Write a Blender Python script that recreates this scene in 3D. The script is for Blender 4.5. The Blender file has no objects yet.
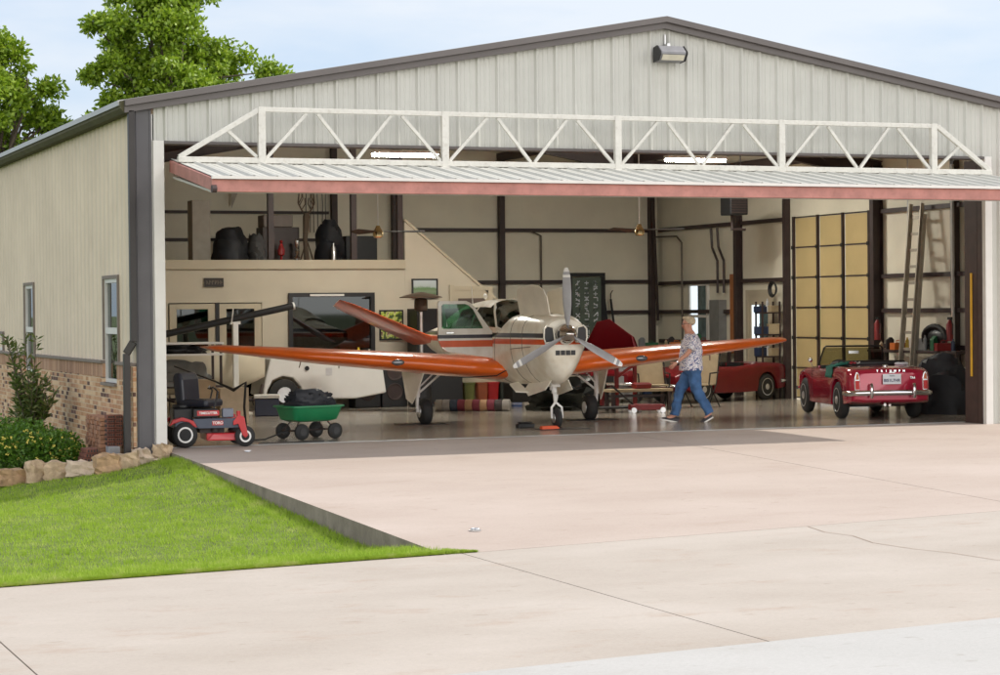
import bpy, bmesh, math, random
import numpy as np
from mathutils import Vector, Matrix
random.seed(7); np.random.seed(7)
SC = bpy.context.scene
COL = SC.collection
R = math.radians
PI = math.pi

# ------------------------------------------------------------------ materials
def new_mat(name):
    m = bpy.data.materials.new(name); m.use_nodes = True
    nt = m.node_tree; b = nt.nodes['Principled BSDF']
    return m, nt, b
def mat(name, col, rough=.5, metal=0., var=.12, vs=6., bump=0., bs=60., spec=.5, coat=0., trans=0., grime=0.):
    m, nt, b = new_mat(name)
    N = nt.nodes; L = nt.links
    b.inputs['Roughness'].default_value = rough; b.inputs['Metallic'].default_value = metal
    b.inputs['Specular IOR Level'].default_value = spec
    b.inputs['Coat Weight'].default_value = coat; b.inputs['Coat Roughness'].default_value = .05
    b.inputs['Transmission Weight'].default_value = trans
    b.inputs['Base Color'].default_value = (*col, 1)
    tc = N.new('ShaderNodeTexCoord')
    if var > 0:
        n = N.new('ShaderNodeTexNoise'); n.inputs['Scale'].default_value = vs; n.inputs['Detail'].default_value = 6
        L.new(tc.outputs['Object'], n.inputs['Vector'])
        r = N.new('ShaderNodeValToRGB'); e = r.color_ramp.elements
        e[0].position = .3; e[1].position = .7
        e[0].color = (*[c*(1-var) for c in col], 1); e[1].color = (*[min(1, c*(1+var*.6)) for c in col], 1)
        L.new(n.outputs['Fac'], r.inputs['Fac']); out = r.outputs['Color']
        if grime > 0:
            n2 = N.new('ShaderNodeTexNoise'); n2.inputs['Scale'].default_value = vs*3.1; n2.inputs['Detail'].default_value = 8
            L.new(tc.outputs['Object'], n2.inputs['Vector'])
            r2 = N.new('ShaderNodeValToRGB'); r2.color_ramp.elements[0].position = .52; r2.color_ramp.elements[1].position = .78
            L.new(n2.outputs['Fac'], r2.inputs['Fac'])
            mx = N.new('ShaderNodeMix'); mx.data_type = 'RGBA'
            mul = N.new('ShaderNodeMath'); mul.operation = 'MULTIPLY'; mul.inputs[1].default_value = grime
            L.new(r2.outputs['Color'], mul.inputs[0]); L.new(mul.outputs[0], mx.inputs['Factor'])
            L.new(out, mx.inputs['A']); mx.inputs['B'].default_value = (col[0]*.45, col[1]*.38, col[2]*.3, 1)
            out = mx.outputs['Result']
        L.new(out, b.inputs['Base Color'])
    if bump > 0:
        n = N.new('ShaderNodeTexNoise'); n.inputs['Scale'].default_value = bs; n.inputs['Detail'].default_value = 5
        L.new(tc.outputs['Object'], n.inputs['Vector'])
        bp = N.new('ShaderNodeBump'); bp.inputs['Strength'].default_value = bump; bp.inputs['Distance'].default_value = .01
        L.new(n.outputs['Fac'], bp.inputs['Height']); L.new(bp.outputs['Normal'], b.inputs['Normal'])
    return m
def emit(name, col, s):
    m, nt, b = new_mat(name); b.inputs['Emission Color'].default_value = (*col, 1); b.inputs['Emission Strength'].default_value = s
    b.inputs['Base Color'].default_value = (*col, 1); return m

def concrete(name, c1, c2, stain, rough=.85, sc=.5):
    m, nt, b = new_mat(name); N = nt.nodes; L = nt.links
    tc = N.new('ShaderNodeTexCoord'); mp = N.new('ShaderNodeMapping'); mp.inputs['Scale'].default_value = (.75, 1.3, 1); mp.inputs['Rotation'].default_value = (0, 0, .12)
    L.new(tc.outputs['Object'], mp.inputs['Vector'])
    def noise(s, d=8, rg=.6):
        n = N.new('ShaderNodeTexNoise'); n.inputs['Scale'].default_value = s; n.inputs['Detail'].default_value = d; n.inputs['Roughness'].default_value = rg
        L.new(mp.outputs['Vector'], n.inputs['Vector']); return n
    def ramp(n, a, bb, ca=(0, 0, 0, 1), cb=(1, 1, 1, 1)):
        r = N.new('ShaderNodeValToRGB'); r.color_ramp.elements[0].position = a; r.color_ramp.elements[1].position = bb
        r.color_ramp.elements[0].color = ca; r.color_ramp.elements[1].color = cb; L.new(n.outputs['Fac'], r.inputs['Fac']); return r
    base = ramp(noise(sc), .33, .68, (*c1, 1), (*c2, 1))
    st = ramp(noise(sc*2.6, 10, .68), .56, .74)
    mx = N.new('ShaderNodeMix'); mx.data_type = 'RGBA'; mu = N.new('ShaderNodeMath'); mu.operation = 'MULTIPLY'; mu.inputs[1].default_value = .6
    L.new(st.outputs['Color'], mu.inputs[0]); L.new(mu.outputs[0], mx.inputs['Factor']); L.new(base.outputs['Color'], mx.inputs['A']); mx.inputs['B'].default_value = (*stain, 1)
    fine = ramp(noise(45, 6, .7), .3, .75, (.9, .9, .9, 1), (1.06, 1.06, 1.06, 1))
    mm = N.new('ShaderNodeMix'); mm.data_type = 'RGBA'; mm.blend_type = 'MULTIPLY'; mm.inputs['Factor'].default_value = 1
    L.new(mx.outputs['Result'], mm.inputs['A']); L.new(fine.outputs['Color'], mm.inputs['B'])
    sp = ramp(noise(7, 3, .5), .66, .74, (1, 1, 1, 1), (.86, .84, .81, 1)); ag = ramp(noise(170, 2, .6), .60, .72, (1, 1, 1, 1), (.80, .79, .77, 1)); last = mm.outputs['Result']
    for q in (sp, ag):
        m2 = N.new('ShaderNodeMix'); m2.data_type = 'RGBA'; m2.blend_type = 'MULTIPLY'; m2.inputs['Factor'].default_value = 1
        L.new(last, m2.inputs['A']); L.new(q.outputs['Color'], m2.inputs['B']); last = m2.outputs['Result']
    L.new(last, b.inputs['Base Color']); b.inputs['Roughness'].default_value = rough
    bp = N.new('ShaderNodeBump'); bp.inputs['Strength'].default_value = .25; bp.inputs['Distance'].default_value = .01
    n = noise(120, 4, .7); L.new(n.outputs['Fac'], bp.inputs['Height']); L.new(bp.outputs['Normal'], b.inputs['Normal'])
    return m

def brick_mat(name, swap='YZ', soldier=False):
    m, nt, b = new_mat(name); N = nt.nodes; L = nt.links
    tc = N.new('ShaderNodeTexCoord'); sp = N.new('ShaderNodeSeparateXYZ'); cb = N.new('ShaderNodeCombineXYZ')
    L.new(tc.outputs['Object'], sp.inputs[0])
    a, c = ('Y', 'Z') if swap == 'YZ' else ('X', 'Z')
    if soldier: a, c = c, a
    L.new(sp.outputs[a], cb.inputs['X']); L.new(sp.outputs[c], cb.inputs['Y'])
    br = N.new('ShaderNodeTexBrick'); L.new(cb.outputs[0], br.inputs['Vector'])
    br.inputs['Scale'].default_value = 1; br.inputs['Brick Width'].default_value = .205 if not soldier else .30; br.inputs['Row Height'].default_value = .068
    br.inputs['Mortar Size'].default_value = .007; br.inputs['Mortar Smooth'].default_value = .2; br.inputs['Bias'].default_value = 0
    br.inputs['Color1'].default_value = (0, 0, 0, 1); br.inputs['Color2'].default_value = (1, 1, 1, 1); br.inputs['Mortar'].default_value = (.5, .5, .5, 1)
    if soldier: br.offset = 0
    r = N.new('ShaderNodeValToRGB'); r.color_ramp.interpolation = 'CONSTANT'; e = r.color_ramp.elements
    if soldier: cols = [(0, (.30, .15, .09)), (.22, (.42, .23, .14)), (.45, (.50, .30, .19)), (.65, (.36, .18, .11)), (.85, (.46, .28, .2))]
    else: cols = [(0, (.13, .07, .055)), (.10, (.50, .27, .14)), (.28, (.64, .42, .25)), (.46, (.58, .34, .19)), (.62, (.72, .51, .32)), (.78, (.52, .29, .17)), (.95, (.22, .12, .09))]
    e[0].position = 0; e[0].color = (*cols[0][1], 1); e[1].position = cols[1][0]; e[1].color = (*cols[1][1], 1)
    for p, c_ in cols[2:]:
        x = e.new(p); x.color = (*c_, 1)
    L.new(br.outputs['Color'], r.inputs['Fac'])
    n = N.new('ShaderNodeTexNoise'); n.inputs['Scale'].default_value = 25; n.inputs['Detail'].default_value = 6; L.new(tc.outputs['Object'], n.inputs['Vector'])
    r2 = N.new('ShaderNodeValToRGB'); r2.color_ramp.elements[0].color = (.7, .7, .7, 1); r2.color_ramp.elements[1].color = (1.15, 1.12, 1.1, 1); L.new(n.outputs['Fac'], r2.inputs['Fac'])
    mm = N.new('ShaderNodeMix'); mm.data_type = 'RGBA'; mm.blend_type = 'MULTIPLY'; mm.inputs['Factor'].default_value = 1
    L.new(r.outputs['Color'], mm.inputs['A']); L.new(r2.outputs['Color'], mm.inputs['B'])
    mx = N.new('ShaderNodeMix'); mx.data_type = 'RGBA'; L.new(br.outputs['Fac'], mx.inputs['Factor']); L.new(mm.outputs['Result'], mx.inputs['A']); mx.inputs['B'].default_value = (.60, .46, .31, 1)
    L.new(mx.outputs['Result'], b.inputs['Base Color']); b.inputs['Roughness'].default_value = .9
    bp = N.new('ShaderNodeBump'); bp.inputs['Strength'].default_value = .6; bp.inputs['Distance'].default_value = .006; bp.invert = True
    L.new(br.outputs['Fac'], bp.inputs['Height']); L.new(bp.outputs['Normal'], b.inputs['Normal'])
    return m

def glass(name, tint=(.9, .95, .95), rough=.02, dark=.5):
    """thin pane: part see-through, part mirror"""
    m, nt, b = new_mat(name); N = nt.nodes; L = nt.links
    N.remove(b); out = N['Material Output']
    t = N.new('ShaderNodeBsdfTransparent'); t.inputs['Color'].default_value = (*[c*dark for c in tint], 1)
    g = N.new('ShaderNodeBsdfGlossy'); g.inputs['Roughness'].default_value = rough; g.inputs['Color'].default_value = (.9, .95, .95, 1)
    f = N.new('ShaderNodeLayerWeight'); pw = N.new('ShaderNodeMath'); pw.operation = 'POWER'; pw.inputs[1].default_value = 4; L.new(f.outputs['Facing'], pw.inputs[0])
    ad = N.new('ShaderNodeMath'); ad.operation = 'MULTIPLY_ADD'; ad.inputs[1].default_value = .7; ad.inputs[2].default_value = .06; L.new(pw.outputs[0], ad.inputs[0])
    mx = N.new('ShaderNodeMixShader'); L.new(ad.outputs[0], mx.inputs[0]); L.new(t.outputs[0], mx.inputs[1]); L.new(g.outputs[0], mx.inputs[2])
    L.new(mx.outputs[0], out.inputs['Surface']); return m

def leafmat(name, c1, c2, c3, sc=1.2):
    m, nt, b = new_mat(name); N = nt.nodes; L = nt.links
    tc = N.new('ShaderNodeTexCoord'); n = N.new('ShaderNodeTexNoise'); n.inputs['Scale'].default_value = sc*6; n.inputs['Detail'].default_value = 5
    L.new(tc.outputs['Object'], n.inputs['Vector'])
    r = N.new('ShaderNodeValToRGB'); e = r.color_ramp.elements; e[0].position = .3; e[1].position = .72; e[0].color = (*c1, 1); e[1].color = (*c3, 1)
    x = e.new(.5); x.color = (*c2, 1); L.new(n.outputs['Fac'], r.inputs['Fac'])
    L.new(r.outputs['Color'], b.inputs['Base Color']); b.inputs['Roughness'].default_value = .45; b.inputs['Specular IOR Level'].default_value = .5
    tr = N.new('ShaderNodeBsdfTranslucent'); L.new(r.outputs['Color'], tr.inputs['Color'])
    mx = N.new('ShaderNodeMixShader'); mx.inputs[0].default_value = .35
    L.new(b.outputs[0], mx.inputs[1]); L.new(tr.outputs[0], mx.inputs[2]); L.new(mx.outputs[0], N['Material Output'].inputs['Surface'])
    return m

def paint_bands(name, base, bands, axis='Z', rough=.3, coat=.5):
    """paint with horizontal stripes at fixed heights of the thing; bands = [(pos, colour), ...] up from below"""
    m, nt, b = new_mat(name); N = nt.nodes; L = nt.links
    tc = N.new('ShaderNodeTexCoord'); sp = N.new('ShaderNodeSeparateXYZ'); L.new(tc.outputs['Object'], sp.inputs[0])
    mr = N.new('ShaderNodeMapRange'); mr.inputs['From Min'].default_value = 0; mr.inputs['From Max'].default_value = 3; L.new(sp.outputs[axis], mr.inputs['Value'])
    r = N.new('ShaderNodeValToRGB'); r.color_ramp.interpolation = 'CONSTANT'; e = r.color_ramp.elements
    e[0].position = 0; e[0].color = (*base, 1); e[1].position = bands[0][0]/3; e[1].color = (*bands[0][1], 1)
    for p, c in bands[1:]:
        x = e.new(p/3); x.color = (*c, 1)
    L.new(mr.outputs[0], r.inputs['Fac'])
    n = N.new('ShaderNodeTexNoise'); n.inputs['Scale'].default_value = 5; n.inputs['Detail'].default_value = 8; L.new(tc.outputs['Object'], n.inputs['Vector'])
    r2 = N.new('ShaderNodeValToRGB'); r2.color_ramp.elements[0].position = .35; r2.color_ramp.elements[0].color = (.86, .83, .78, 1); r2.color_ramp.elements[1].position = .6; L.new(n.outputs['Fac'], r2.inputs['Fac'])
    mm = N.new('ShaderNodeMix'); mm.data_type = 'RGBA'; mm.blend_type = 'MULTIPLY'; mm.inputs['Factor'].default_value = 1
    L.new(r.outputs['Color'], mm.inputs['A']); L.new(r2.outputs['Color'], mm.inputs['B']); L.new(mm.outputs['Result'], b.inputs['Base Color'])
    b.inputs['Roughness'].default_value = rough; b.inputs['Coat Weight'].default_value = coat
    return m

M = {}
M['siding'] = mat('siding_paint', (.53, .525, .48), .45, 0, .07, 1.2, grime=.08)
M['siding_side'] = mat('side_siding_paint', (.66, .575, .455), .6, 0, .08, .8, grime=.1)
M['trim'] = mat('trim_paint', (.11, .095, .09), .5, 0, .1, 3)
M['post_grey'] = mat('post_grey', (.095, .09, .095), .5, 0, .12, 3)
M['gutter'] = mat('gutter_paint', (.085, .078, .038), .85, 0, .25, 3)
M['spout'] = mat('downspout_paint', (.025, .02, .018), .45, 0, .1, 5)
M['white_trim'] = mat('white_trim', (.68, .66, .62), .4, 0, .05, 4)
M['truss'] = mat('truss_white_paint', (.60, .585, .535), .45, 0, .08, 6, grime=.35)
M['oxide'] = mat('red_oxide_primer', (.48, .215, .18), .6, 0, .2, 5, grime=.3)
M['darksteel'] = mat('dark_primer_steel', (.045, .028, .026), .55, 0, .2, 5)
M['liner'] = mat('insulation_liner', (.78, .735, .60), .55, 0, .08, 1.3, bump=.4, bs=7)
M['drywall'] = mat('beige_drywall', (.53, .475, .375), .8, 0, .05, 2, bump=.05)
M['beige_trim'] = mat('beige_trim', (.47, .41, .30), .5, 0, .05, 3)
M['roof'] = mat('roof_metal', (.42, .42, .40), .4, .4, .08, 2)
M['brick'] = brick_mat('blended_brick', 'YZ'); M['soldier'] = brick_mat('soldier_course', 'YZ', True); M['brickX'] = brick_mat('blended_brick_front', 'XZ')
M['ledge'] = mat('ledge_stone', (.22, .18, .15), .7)
M['apron'] = concrete('pink_beige_concrete', (.40, .325, .275), (.46, .385, .335), (.35, .27, .215))
M['drive'] = concrete('pale_concrete', (.375, .325, .275), (.445, .395, .345), (.35, .255, .19), sc=.6)
M['road'] = concrete('white_concrete', (.41, .40, .38), (.445, .435, .415), (.38, .36, .33))
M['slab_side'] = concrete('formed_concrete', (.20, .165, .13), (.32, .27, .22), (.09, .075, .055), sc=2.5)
M['floor'] = concrete('polished_floor', (.45, .40, .335), (.54, .485, .405), (.37, .31, .245), rough=.07, sc=.8)
M['joint'] = mat('joint_filler', (.06, .045, .035), .9)
M['glass'] = glass('window_glass', (.55, .62, .6), .02, .5)
M['glass_dark'] = glass('dark_glass', (.3, .36, .34), .02, .35)
M['glass_green'] = glass('green_cabin_glass', (.25, .55, .38), .03, .75); M['glass_ws'] = glass('dark_green_windshield', (.25, .55, .38), .04, .22)
M['black'] = mat('black_plastic', (.012, .012, .013), .45, 0, .1, 8)
M['rubber'] = mat('rubber', (.02, .02, .02), .75, 0, .2, 12, bump=.2)
M['chrome'] = mat('chrome', (.75, .75, .76), .12, 1, 0)
M['alu'] = mat('brushed_aluminium', (.62, .62, .62), .32, .9, .1, 10)
M['spinner'] = mat('polished_spinner', (.55, .52, .50), .12, 1, 0)
M['white'] = mat('white_paint', (.78, .77, .74), .35, 0, .05, 4)
M['wood'] = mat('wood', (.35, .24, .14), .6, 0, .25, 9)
CREAM = (.84, .80, .69); ORANGE = (.80, .14, .012); BLK = (.02, .018, .03)
M['cream'] = mat('cream_aircraft_paint', CREAM, .3, 0, .07, 4, coat=.4, grime=.08)
M['orange'] = mat('orange_aircraft_paint', ORANGE, .28, 0, .10, 3, coat=.6)
M['tailred'] = mat('shaded_red_orange_paint', (.52, .075, .018), .3, 0, .3, 2.5, coat=.5, grime=.45)  # darker than the wing orange: shade on the V tail is in the paint
M['fus'] = paint_bands('striped_fuselage_paint', CREAM, [(1.33, (.66, .09, .015)), (1.415, CREAM), (1.44, BLK), (1.505, CREAM)])
M['bladegrey'] = mat('grey_blade_paint', (.33, .33, .34), .35, 0, .1, 8)
M['leaf'] = leafmat('tree_leaves', (.10, .18, .012), (.22, .34, .02), (.42, .52, .06))
M['bark'] = mat('bark', (.10, .075, .055), .9, 0, .3, 10, bump=.6)
M['bushleaf'] = leafmat('bush_leaves', (.04, .11, .01), (.09, .20, .018), (.20, .32, .04), 3)
M['shrubleaf'] = leafmat('shrub_leaves', (.05, .09, .02), (.10, .15, .03), (.26, .22, .08), 3)
M['flower'] = mat('yellow_flower', (.75, .62, .12), .6)

# ------------------------------------------------------------------ mesh building
class MB:
    def __init__(s): s.v = []; s.f = []; s.m = []
    def add(s, vs, fs, mi=0):
        o = len(s.v); s.v += [tuple(v) for v in vs]; s.f += [tuple(i+o for i in f) for f in fs]; s.m += [mi]*len(fs); return s
    def box(s, x0, x1, y0, y1, z0, z1, mi=0):
        vs = [(x, y, z) for z in (z0, z1) for y in (y0, y1) for x in (x0, x1)]
        return s.add(vs, [(0, 2, 3, 1), (4, 5, 7, 6), (0, 1, 5, 4), (2, 6, 7, 3), (0, 4, 6, 2), (1, 3, 7, 5)], mi)
    def bar(s, p, q, w, h, up=(0, 0, 1), mi=0):
        p, q = Vector(p), Vector(q); d = (q-p).normalized(); u = Vector(up)
        if abs(d.dot(u)) > .98: u = Vector((0, 1, 0))
        r = d.cross(u).normalized()*w/2; u2 = r.cross(d).normalized()*h/2
        vs = [a+b*r+c*u2 for a in (p, q) for b in (-1, 1) for c in (-1, 1)]
        return s.add(vs, [(0, 1, 3, 2), (4, 6, 7, 5), (0, 4, 5, 1), (2, 3, 7, 6), (0, 2, 6, 4), (1, 5, 7, 3)], mi)
    def tube(s, pts, r, n=10, mi=0, cap=True):
        pts = [Vector(p) for p in pts]; rr = r if isinstance(r, (list, tuple)) else [r]*len(pts)
        rings = []; prev = None
        for i, p in enumerate(pts):
            d = ((pts[min(i+1, len(pts)-1)]-pts[max(i-1, 0)])).normalized()
            if prev is None:
                a = Vector((0, 0, 1)) if abs(d.z) < .9 else Vector((1, 0, 0)); u = d.cross(a).normalized()
            else: u = (prev-d*prev.dot(d)).normalized()
            prev = u; w = d.cross(u)
            rings.append([p+(u*math.cos(2*PI*k/n)+w*math.sin(2*PI*k/n))*rr[i] for k in range(n)])
        return s.loft(rings, cap, mi)
    def loft(s, rings, cap=True, mi=0, mf=None):
        n = len(rings[0]); vs = [v for r in rings for v in r]; fs = []; ms = []
        for i in range(len(rings)-1):
            for k in range(n):
                a = i*n+k; b = i*n+(k+1) % n
                fs.append((a, b, b+n, a+n)); ms.append(mf(i, k) if mf else mi)
        if cap: fs.append(tuple(range(n-1, -1, -1))); fs.append(tuple(range((len(rings)-1)*n, len(rings)*n))); ms += [mi, mi]
        o = len(s.v); s.v += [tuple(v) for v in vs]; s.f += [tuple(i+o for i in f) for f in fs]; s.m += ms; return s
    def lathe(s, o, ax, prof, n=24, mi=0, cap=True):
        o = Vector(o); ax = Vector(ax).normalized(); a = Vector((0, 0, 1)) if abs(ax.z) < .9 else Vector((1, 0, 0))
        u = ax.cross(a).normalized(); w = ax.cross(u)
        return s.loft([[o+ax*t+(u*math.cos(2*PI*k/n)+w*math.sin(2*PI*k/n))*max(r, 1e-4) for k in range(n)] for t, r in prof], cap, mi)
    def ball(s, c, r, n=14, mi=0):
        if not isinstance(r, (tuple, list)): r = (r, r, r)
        rings = []
        for i in range(1, n//2+1):
            t = PI*i/(n//2+1) if False else PI*(i-.5)/(n//2)
            rings.append([(c[0]+r[0]*math.sin(t)*math.cos(2*PI*k/n), c[1]+r[1]*math.sin(t)*math.sin(2*PI*k/n), c[2]+r[2]*math.cos(t)) for k in range(n)])
        return s.loft(rings, True, mi)
    def prism(s, poly, ext, mi=0):
        e = Vector(ext); n = len(poly); vs = [Vector(p) for p in poly]+[Vector(p)+e for p in poly]
        fs = [tuple(range(n-1, -1, -1)), tuple(range(n, 2*n))]+[(i, (i+1) % n, (i+1) % n+n, i+n) for i in range(n)]
        return s.add(vs, fs, mi)
    def xf(s, mtx, start=0):
        for i in range(start, len(s.v)): s.v[i] = tuple(mtx @ Vector(s.v[i]))
        return s
    def build(s, name, ms, parent=None, smooth=False, bevel=0, world=False, fix=True, angle=40):
        me = bpy.data.meshes.new(name); off = Vector((0, 0, 0))
        if world and parent is not None:
            p = parent
            while p: off += p.location; p = p.parent
        vs = [(v[0]-off.x, v[1]-off.y, v[2]-off.z) for v in s.v]
        me.from_pydata(vs, [], s.f)
        if not isinstance(ms, (list, tuple)): ms = [ms]
        for m_ in ms: me.materials.append(M[m_] if isinstance(m_, str) else m_)
        me.polygons.foreach_set('material_index', [min(i, len(ms)-1) for i in s.m])
        if fix:
            bm = bmesh.new(); bm.from_mesh(me); bmesh.ops.recalc_face_normals(bm, faces=bm.faces); bm.to_mesh(me); bm.free()
        if smooth:
            me.polygons.foreach_set('use_smooth', [True]*len(me.polygons))
            try: me.set_sharp_from_angle(angle=R(angle))
            except Exception: pass
        me.update()
        o = bpy.data.objects.new(name, me); COL.objects.link(o)
        if parent: o.parent = parent
        if bevel:
            b = o.modifiers.new('b', 'BEVEL'); b.width = bevel; b.segments = 2; b.limit_method = 'ANGLE'; b.angle_limit = R(40)
        return o
def tag(o, label=None, cat=None, group=None, kind=None):
    if label: o['label'] = label
    if cat: o['category'] = cat
    if group: o['group'] = group
    if kind: o['kind'] = kind
    return o
def thing(name, label, cat, loc=(0, 0, 0), rz=0, group=None):
    o = bpy.data.objects.new(name, None); COL.objects.link(o); o.location = loc; o.rotation_euler = (0, 0, rz); o.empty_display_size = .1
    return tag(o, label, cat, group)
def solo(name, label, cat, mb, ms, loc=(0, 0, 0), rz=0, group=None, **k):
    o = mb.build(name, ms, None, **k); o.location = loc; o.rotation_euler = (0, 0, rz); return tag(o, label, cat, group)
def dup(root, loc, rz=None, label=None):
    r = root.copy(); COL.objects.link(r); r.location = loc
    if rz is not None: r.rotation_euler = (0, 0, rz)
    if label: r['label'] = label
    for ch in root.children:
        c = ch.copy(); COL.objects.link(c); c.parent = r
        for g in ch.children:
            d = g.copy(); COL.objects.link(d); d.parent = c
    return r
def text_mesh(txt, size, name, m, parent, loc, rot, bold=0.):
    cu = bpy.data.curves.new(name, 'FONT'); cu.body = txt; cu.size = size; cu.align_x = 'CENTER'; cu.align_y = 'CENTER'; cu.extrude = .002; cu.offset = bold
    t = bpy.data.objects.new('tmp', cu); COL.objects.link(t)
    dg = bpy.context.evaluated_depsgraph_get(); me = bpy.data.meshes.new_from_object(t.evaluated_get(dg)); bpy.data.objects.remove(t)
    me.name = name; me.materials.clear(); me.materials.append(M[m]); o = bpy.data.objects.new(name, me); COL.objects.link(o); o.parent = parent; o.location = loc; o.rotation_euler = rot
    return o

# ------------------------------------------------------------------ camera, world, sun
cam = bpy.data.cameras.new('camera'); co = bpy.data.objects.new('camera', cam); COL.objects.link(co); SC.camera = co
cam.sensor_width = 36; cam.lens = 2200/1000*36; cam.clip_end = 3000; cam.clip_start = .5
yaw, pitch, roll = .3735, -.013, -.0095
fw = Vector((math.sin(yaw)*math.cos(pitch), math.cos(yaw)*math.cos(pitch), math.sin(pitch))); rt = Vector((math.cos(yaw), -math.sin(yaw), 0)); upv = rt.cross(fw)
r2 = rt*math.cos(roll)+upv*math.sin(roll); u2 = upv*math.cos(roll)-rt*math.sin(roll)
mw = Matrix((r2, u2, -fw)).transposed().to_4x4(); mw.translation = Vector((-6.72, -29.72, 1.9)); co.matrix_world = mw

sundir = Vector((3.62, -.42, 3.55)).normalized()
sun_el = math.asin(sundir.z); 
W = bpy.data.worlds.new('World'); SC.world = W; W.use_nodes = True; nt = W.node_tree; N = nt.nodes; L = nt.links
bg = N['Background']; sky = N.new('ShaderNodeTexSky'); sky.sky_type = 'NISHITA'; sky.sun_disc = False
sky.sun_elevation = sun_el; sky.sun_rotation = math.atan2(sundir.x, sundir.y); sky.dust_density = 1.5; sky.ozone_density = 1.5; sky.air_density = 1.0
tc = N.new('ShaderNodeTexCoord'); mp = N.new('ShaderNodeMapping'); mp.inputs['Scale'].default_value = (1.6, 1.6, 6)
L.new(tc.outputs['Generated'], mp.inputs['Vector'])
ns = N.new('ShaderNodeTexNoise'); ns.inputs['Scale'].default_value = 2.2; ns.inputs['Detail'].default_value = 6; ns.inputs['Roughness'].default_value = .55; L.new(mp.outputs[0], ns.inputs['Vector'])
cr = N.new('ShaderNodeValToRGB'); cr.color_ramp.elements[0].position = .40; cr.color_ramp.elements[1].position = .60
cr.color_ramp.elements[0].color = (.12, .12, .12, 1); cr.color_ramp.elements[1].color = (.9, .9, .9, 1); L.new(ns.outputs['Fac'], cr.inputs['Fac'])
# thin high cloud: tones near the horizon, unseen veil overhead brightened for fill
tone = N.new('ShaderNodeMix'); tone.data_type = 'RGBA'; L.new(cr.outputs['Color'], tone.inputs['Factor']); tone.inputs['A'].default_value = (1.95, 2.45, 3.15, 1); tone.inputs['B'].default_value = (3.0, 3.1, 3.3, 1)
sz = N.new('ShaderNodeSeparateXYZ'); L.new(tc.outputs['Generated'], sz.inputs[0])
hz = N.new('ShaderNodeMapRange'); hz.interpolation_type = 'SMOOTHSTEP'; hz.inputs['From Min'].default_value = .22; hz.inputs['From Max'].default_value = .6; L.new(sz.outputs['Z'], hz.inputs['Value'])
hi = N.new('ShaderNodeMix'); hi.data_type = 'RGBA'; hi.inputs['Factor'].default_value = .62; L.new(sky.outputs[0], hi.inputs['A']); hi.inputs['B'].default_value = (3.8, 3.75, 3.7, 1)
lo = N.new('ShaderNodeMix'); lo.data_type = 'RGBA'; lo.inputs['Factor'].default_value = .88; L.new(sky.outputs[0], lo.inputs['A']); L.new(tone.outputs['Result'], lo.inputs['B'])
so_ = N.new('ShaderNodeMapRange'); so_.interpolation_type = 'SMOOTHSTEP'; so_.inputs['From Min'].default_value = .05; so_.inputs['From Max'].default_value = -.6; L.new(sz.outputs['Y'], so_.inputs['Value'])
south_fill = N.new('ShaderNodeMix'); south_fill.data_type = 'RGBA'; L.new(so_.outputs[0], south_fill.inputs['Factor']); L.new(lo.outputs['Result'], south_fill.inputs['A']); south_fill.inputs['B'].default_value = (9.0, 8.8, 8.6, 1)   # unseen bright sky behind the camera, added to fill camera-facing surfaces
mx = N.new('ShaderNodeMix'); mx.data_type = 'RGBA'; L.new(hz.outputs[0], mx.inputs['Factor']); L.new(south_fill.outputs['Result'], mx.inputs['A']); L.new(hi.outputs['Result'], mx.inputs['B'])
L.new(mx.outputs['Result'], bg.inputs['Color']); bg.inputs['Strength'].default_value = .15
sl = bpy.data.lights.new('sun', 'SUN'); sl.energy = 2.1; sl.angle = R(.55); sl.color = (1, .95, .87); so = bpy.data.objects.new('sun', sl); COL.objects.link(so)
so.rotation_euler = sundir.to_track_quat('Z', 'Y').to_euler(); so.location = (30, -5, 40)
vs_ = SC.view_settings; vs_.view_transform = 'Standard'; vs_.look = 'None'; vs_.gamma = 1; vs_.use_curve_mapping = False; vs_.exposure = .92
SC.cycles.max_bounces = 10; SC.cycles.diffuse_bounces = 6; SC.cycles.transparent_max_bounces = 12; SC.cycles.caustics_reflective = False; SC.cycles.caustics_refractive = False
SC.cycles.sample_clamp_indirect = 6

# ------------------------------------------------------------------ the setting
def yf(x): return -11.13+(x-.2)*.160      # line where apron and lawn meet the drive
def yr(x): return -17.3+(x+2.2)*.149      # line where the drive meets the pale road
def sheet(name, pts, m, th=.5, label=None):
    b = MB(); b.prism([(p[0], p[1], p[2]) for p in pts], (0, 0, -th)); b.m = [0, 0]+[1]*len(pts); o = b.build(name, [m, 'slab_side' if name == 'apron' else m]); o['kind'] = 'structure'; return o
g = MB(); g.add([(-1500, -1500, -.9), (1500, -1500, -.9), (1500, 1500, -.9), (-1500, 1500, -.9)], [(0, 1, 2, 3)])
M['soil'] = mat('meadow_ground', (.09, .12, .035), .95, 0, .3, .8)
tag(g.build('ground', 'soil'), kind='structure')
ap = lambda x, y: (x, y, .027*y)
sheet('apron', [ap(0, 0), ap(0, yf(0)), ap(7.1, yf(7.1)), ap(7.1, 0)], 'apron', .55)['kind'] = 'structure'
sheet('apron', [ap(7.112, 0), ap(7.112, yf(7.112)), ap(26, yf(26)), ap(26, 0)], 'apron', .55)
b = MB(); b.add([(7.0, 0, -.03), (7.2, 0, -.03), (7.2, -11, -.33), (7.0, -11, -.33)], [(0, 1, 2, 3)]); b.build('apron_joint', 'joint')['kind'] = 'structure'
xs = [-30, -4.49, -4.478, .17, .184, 30]
zd = lambda x: -.302 if x < .2 else .027*yf(x)-.0015
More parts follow.
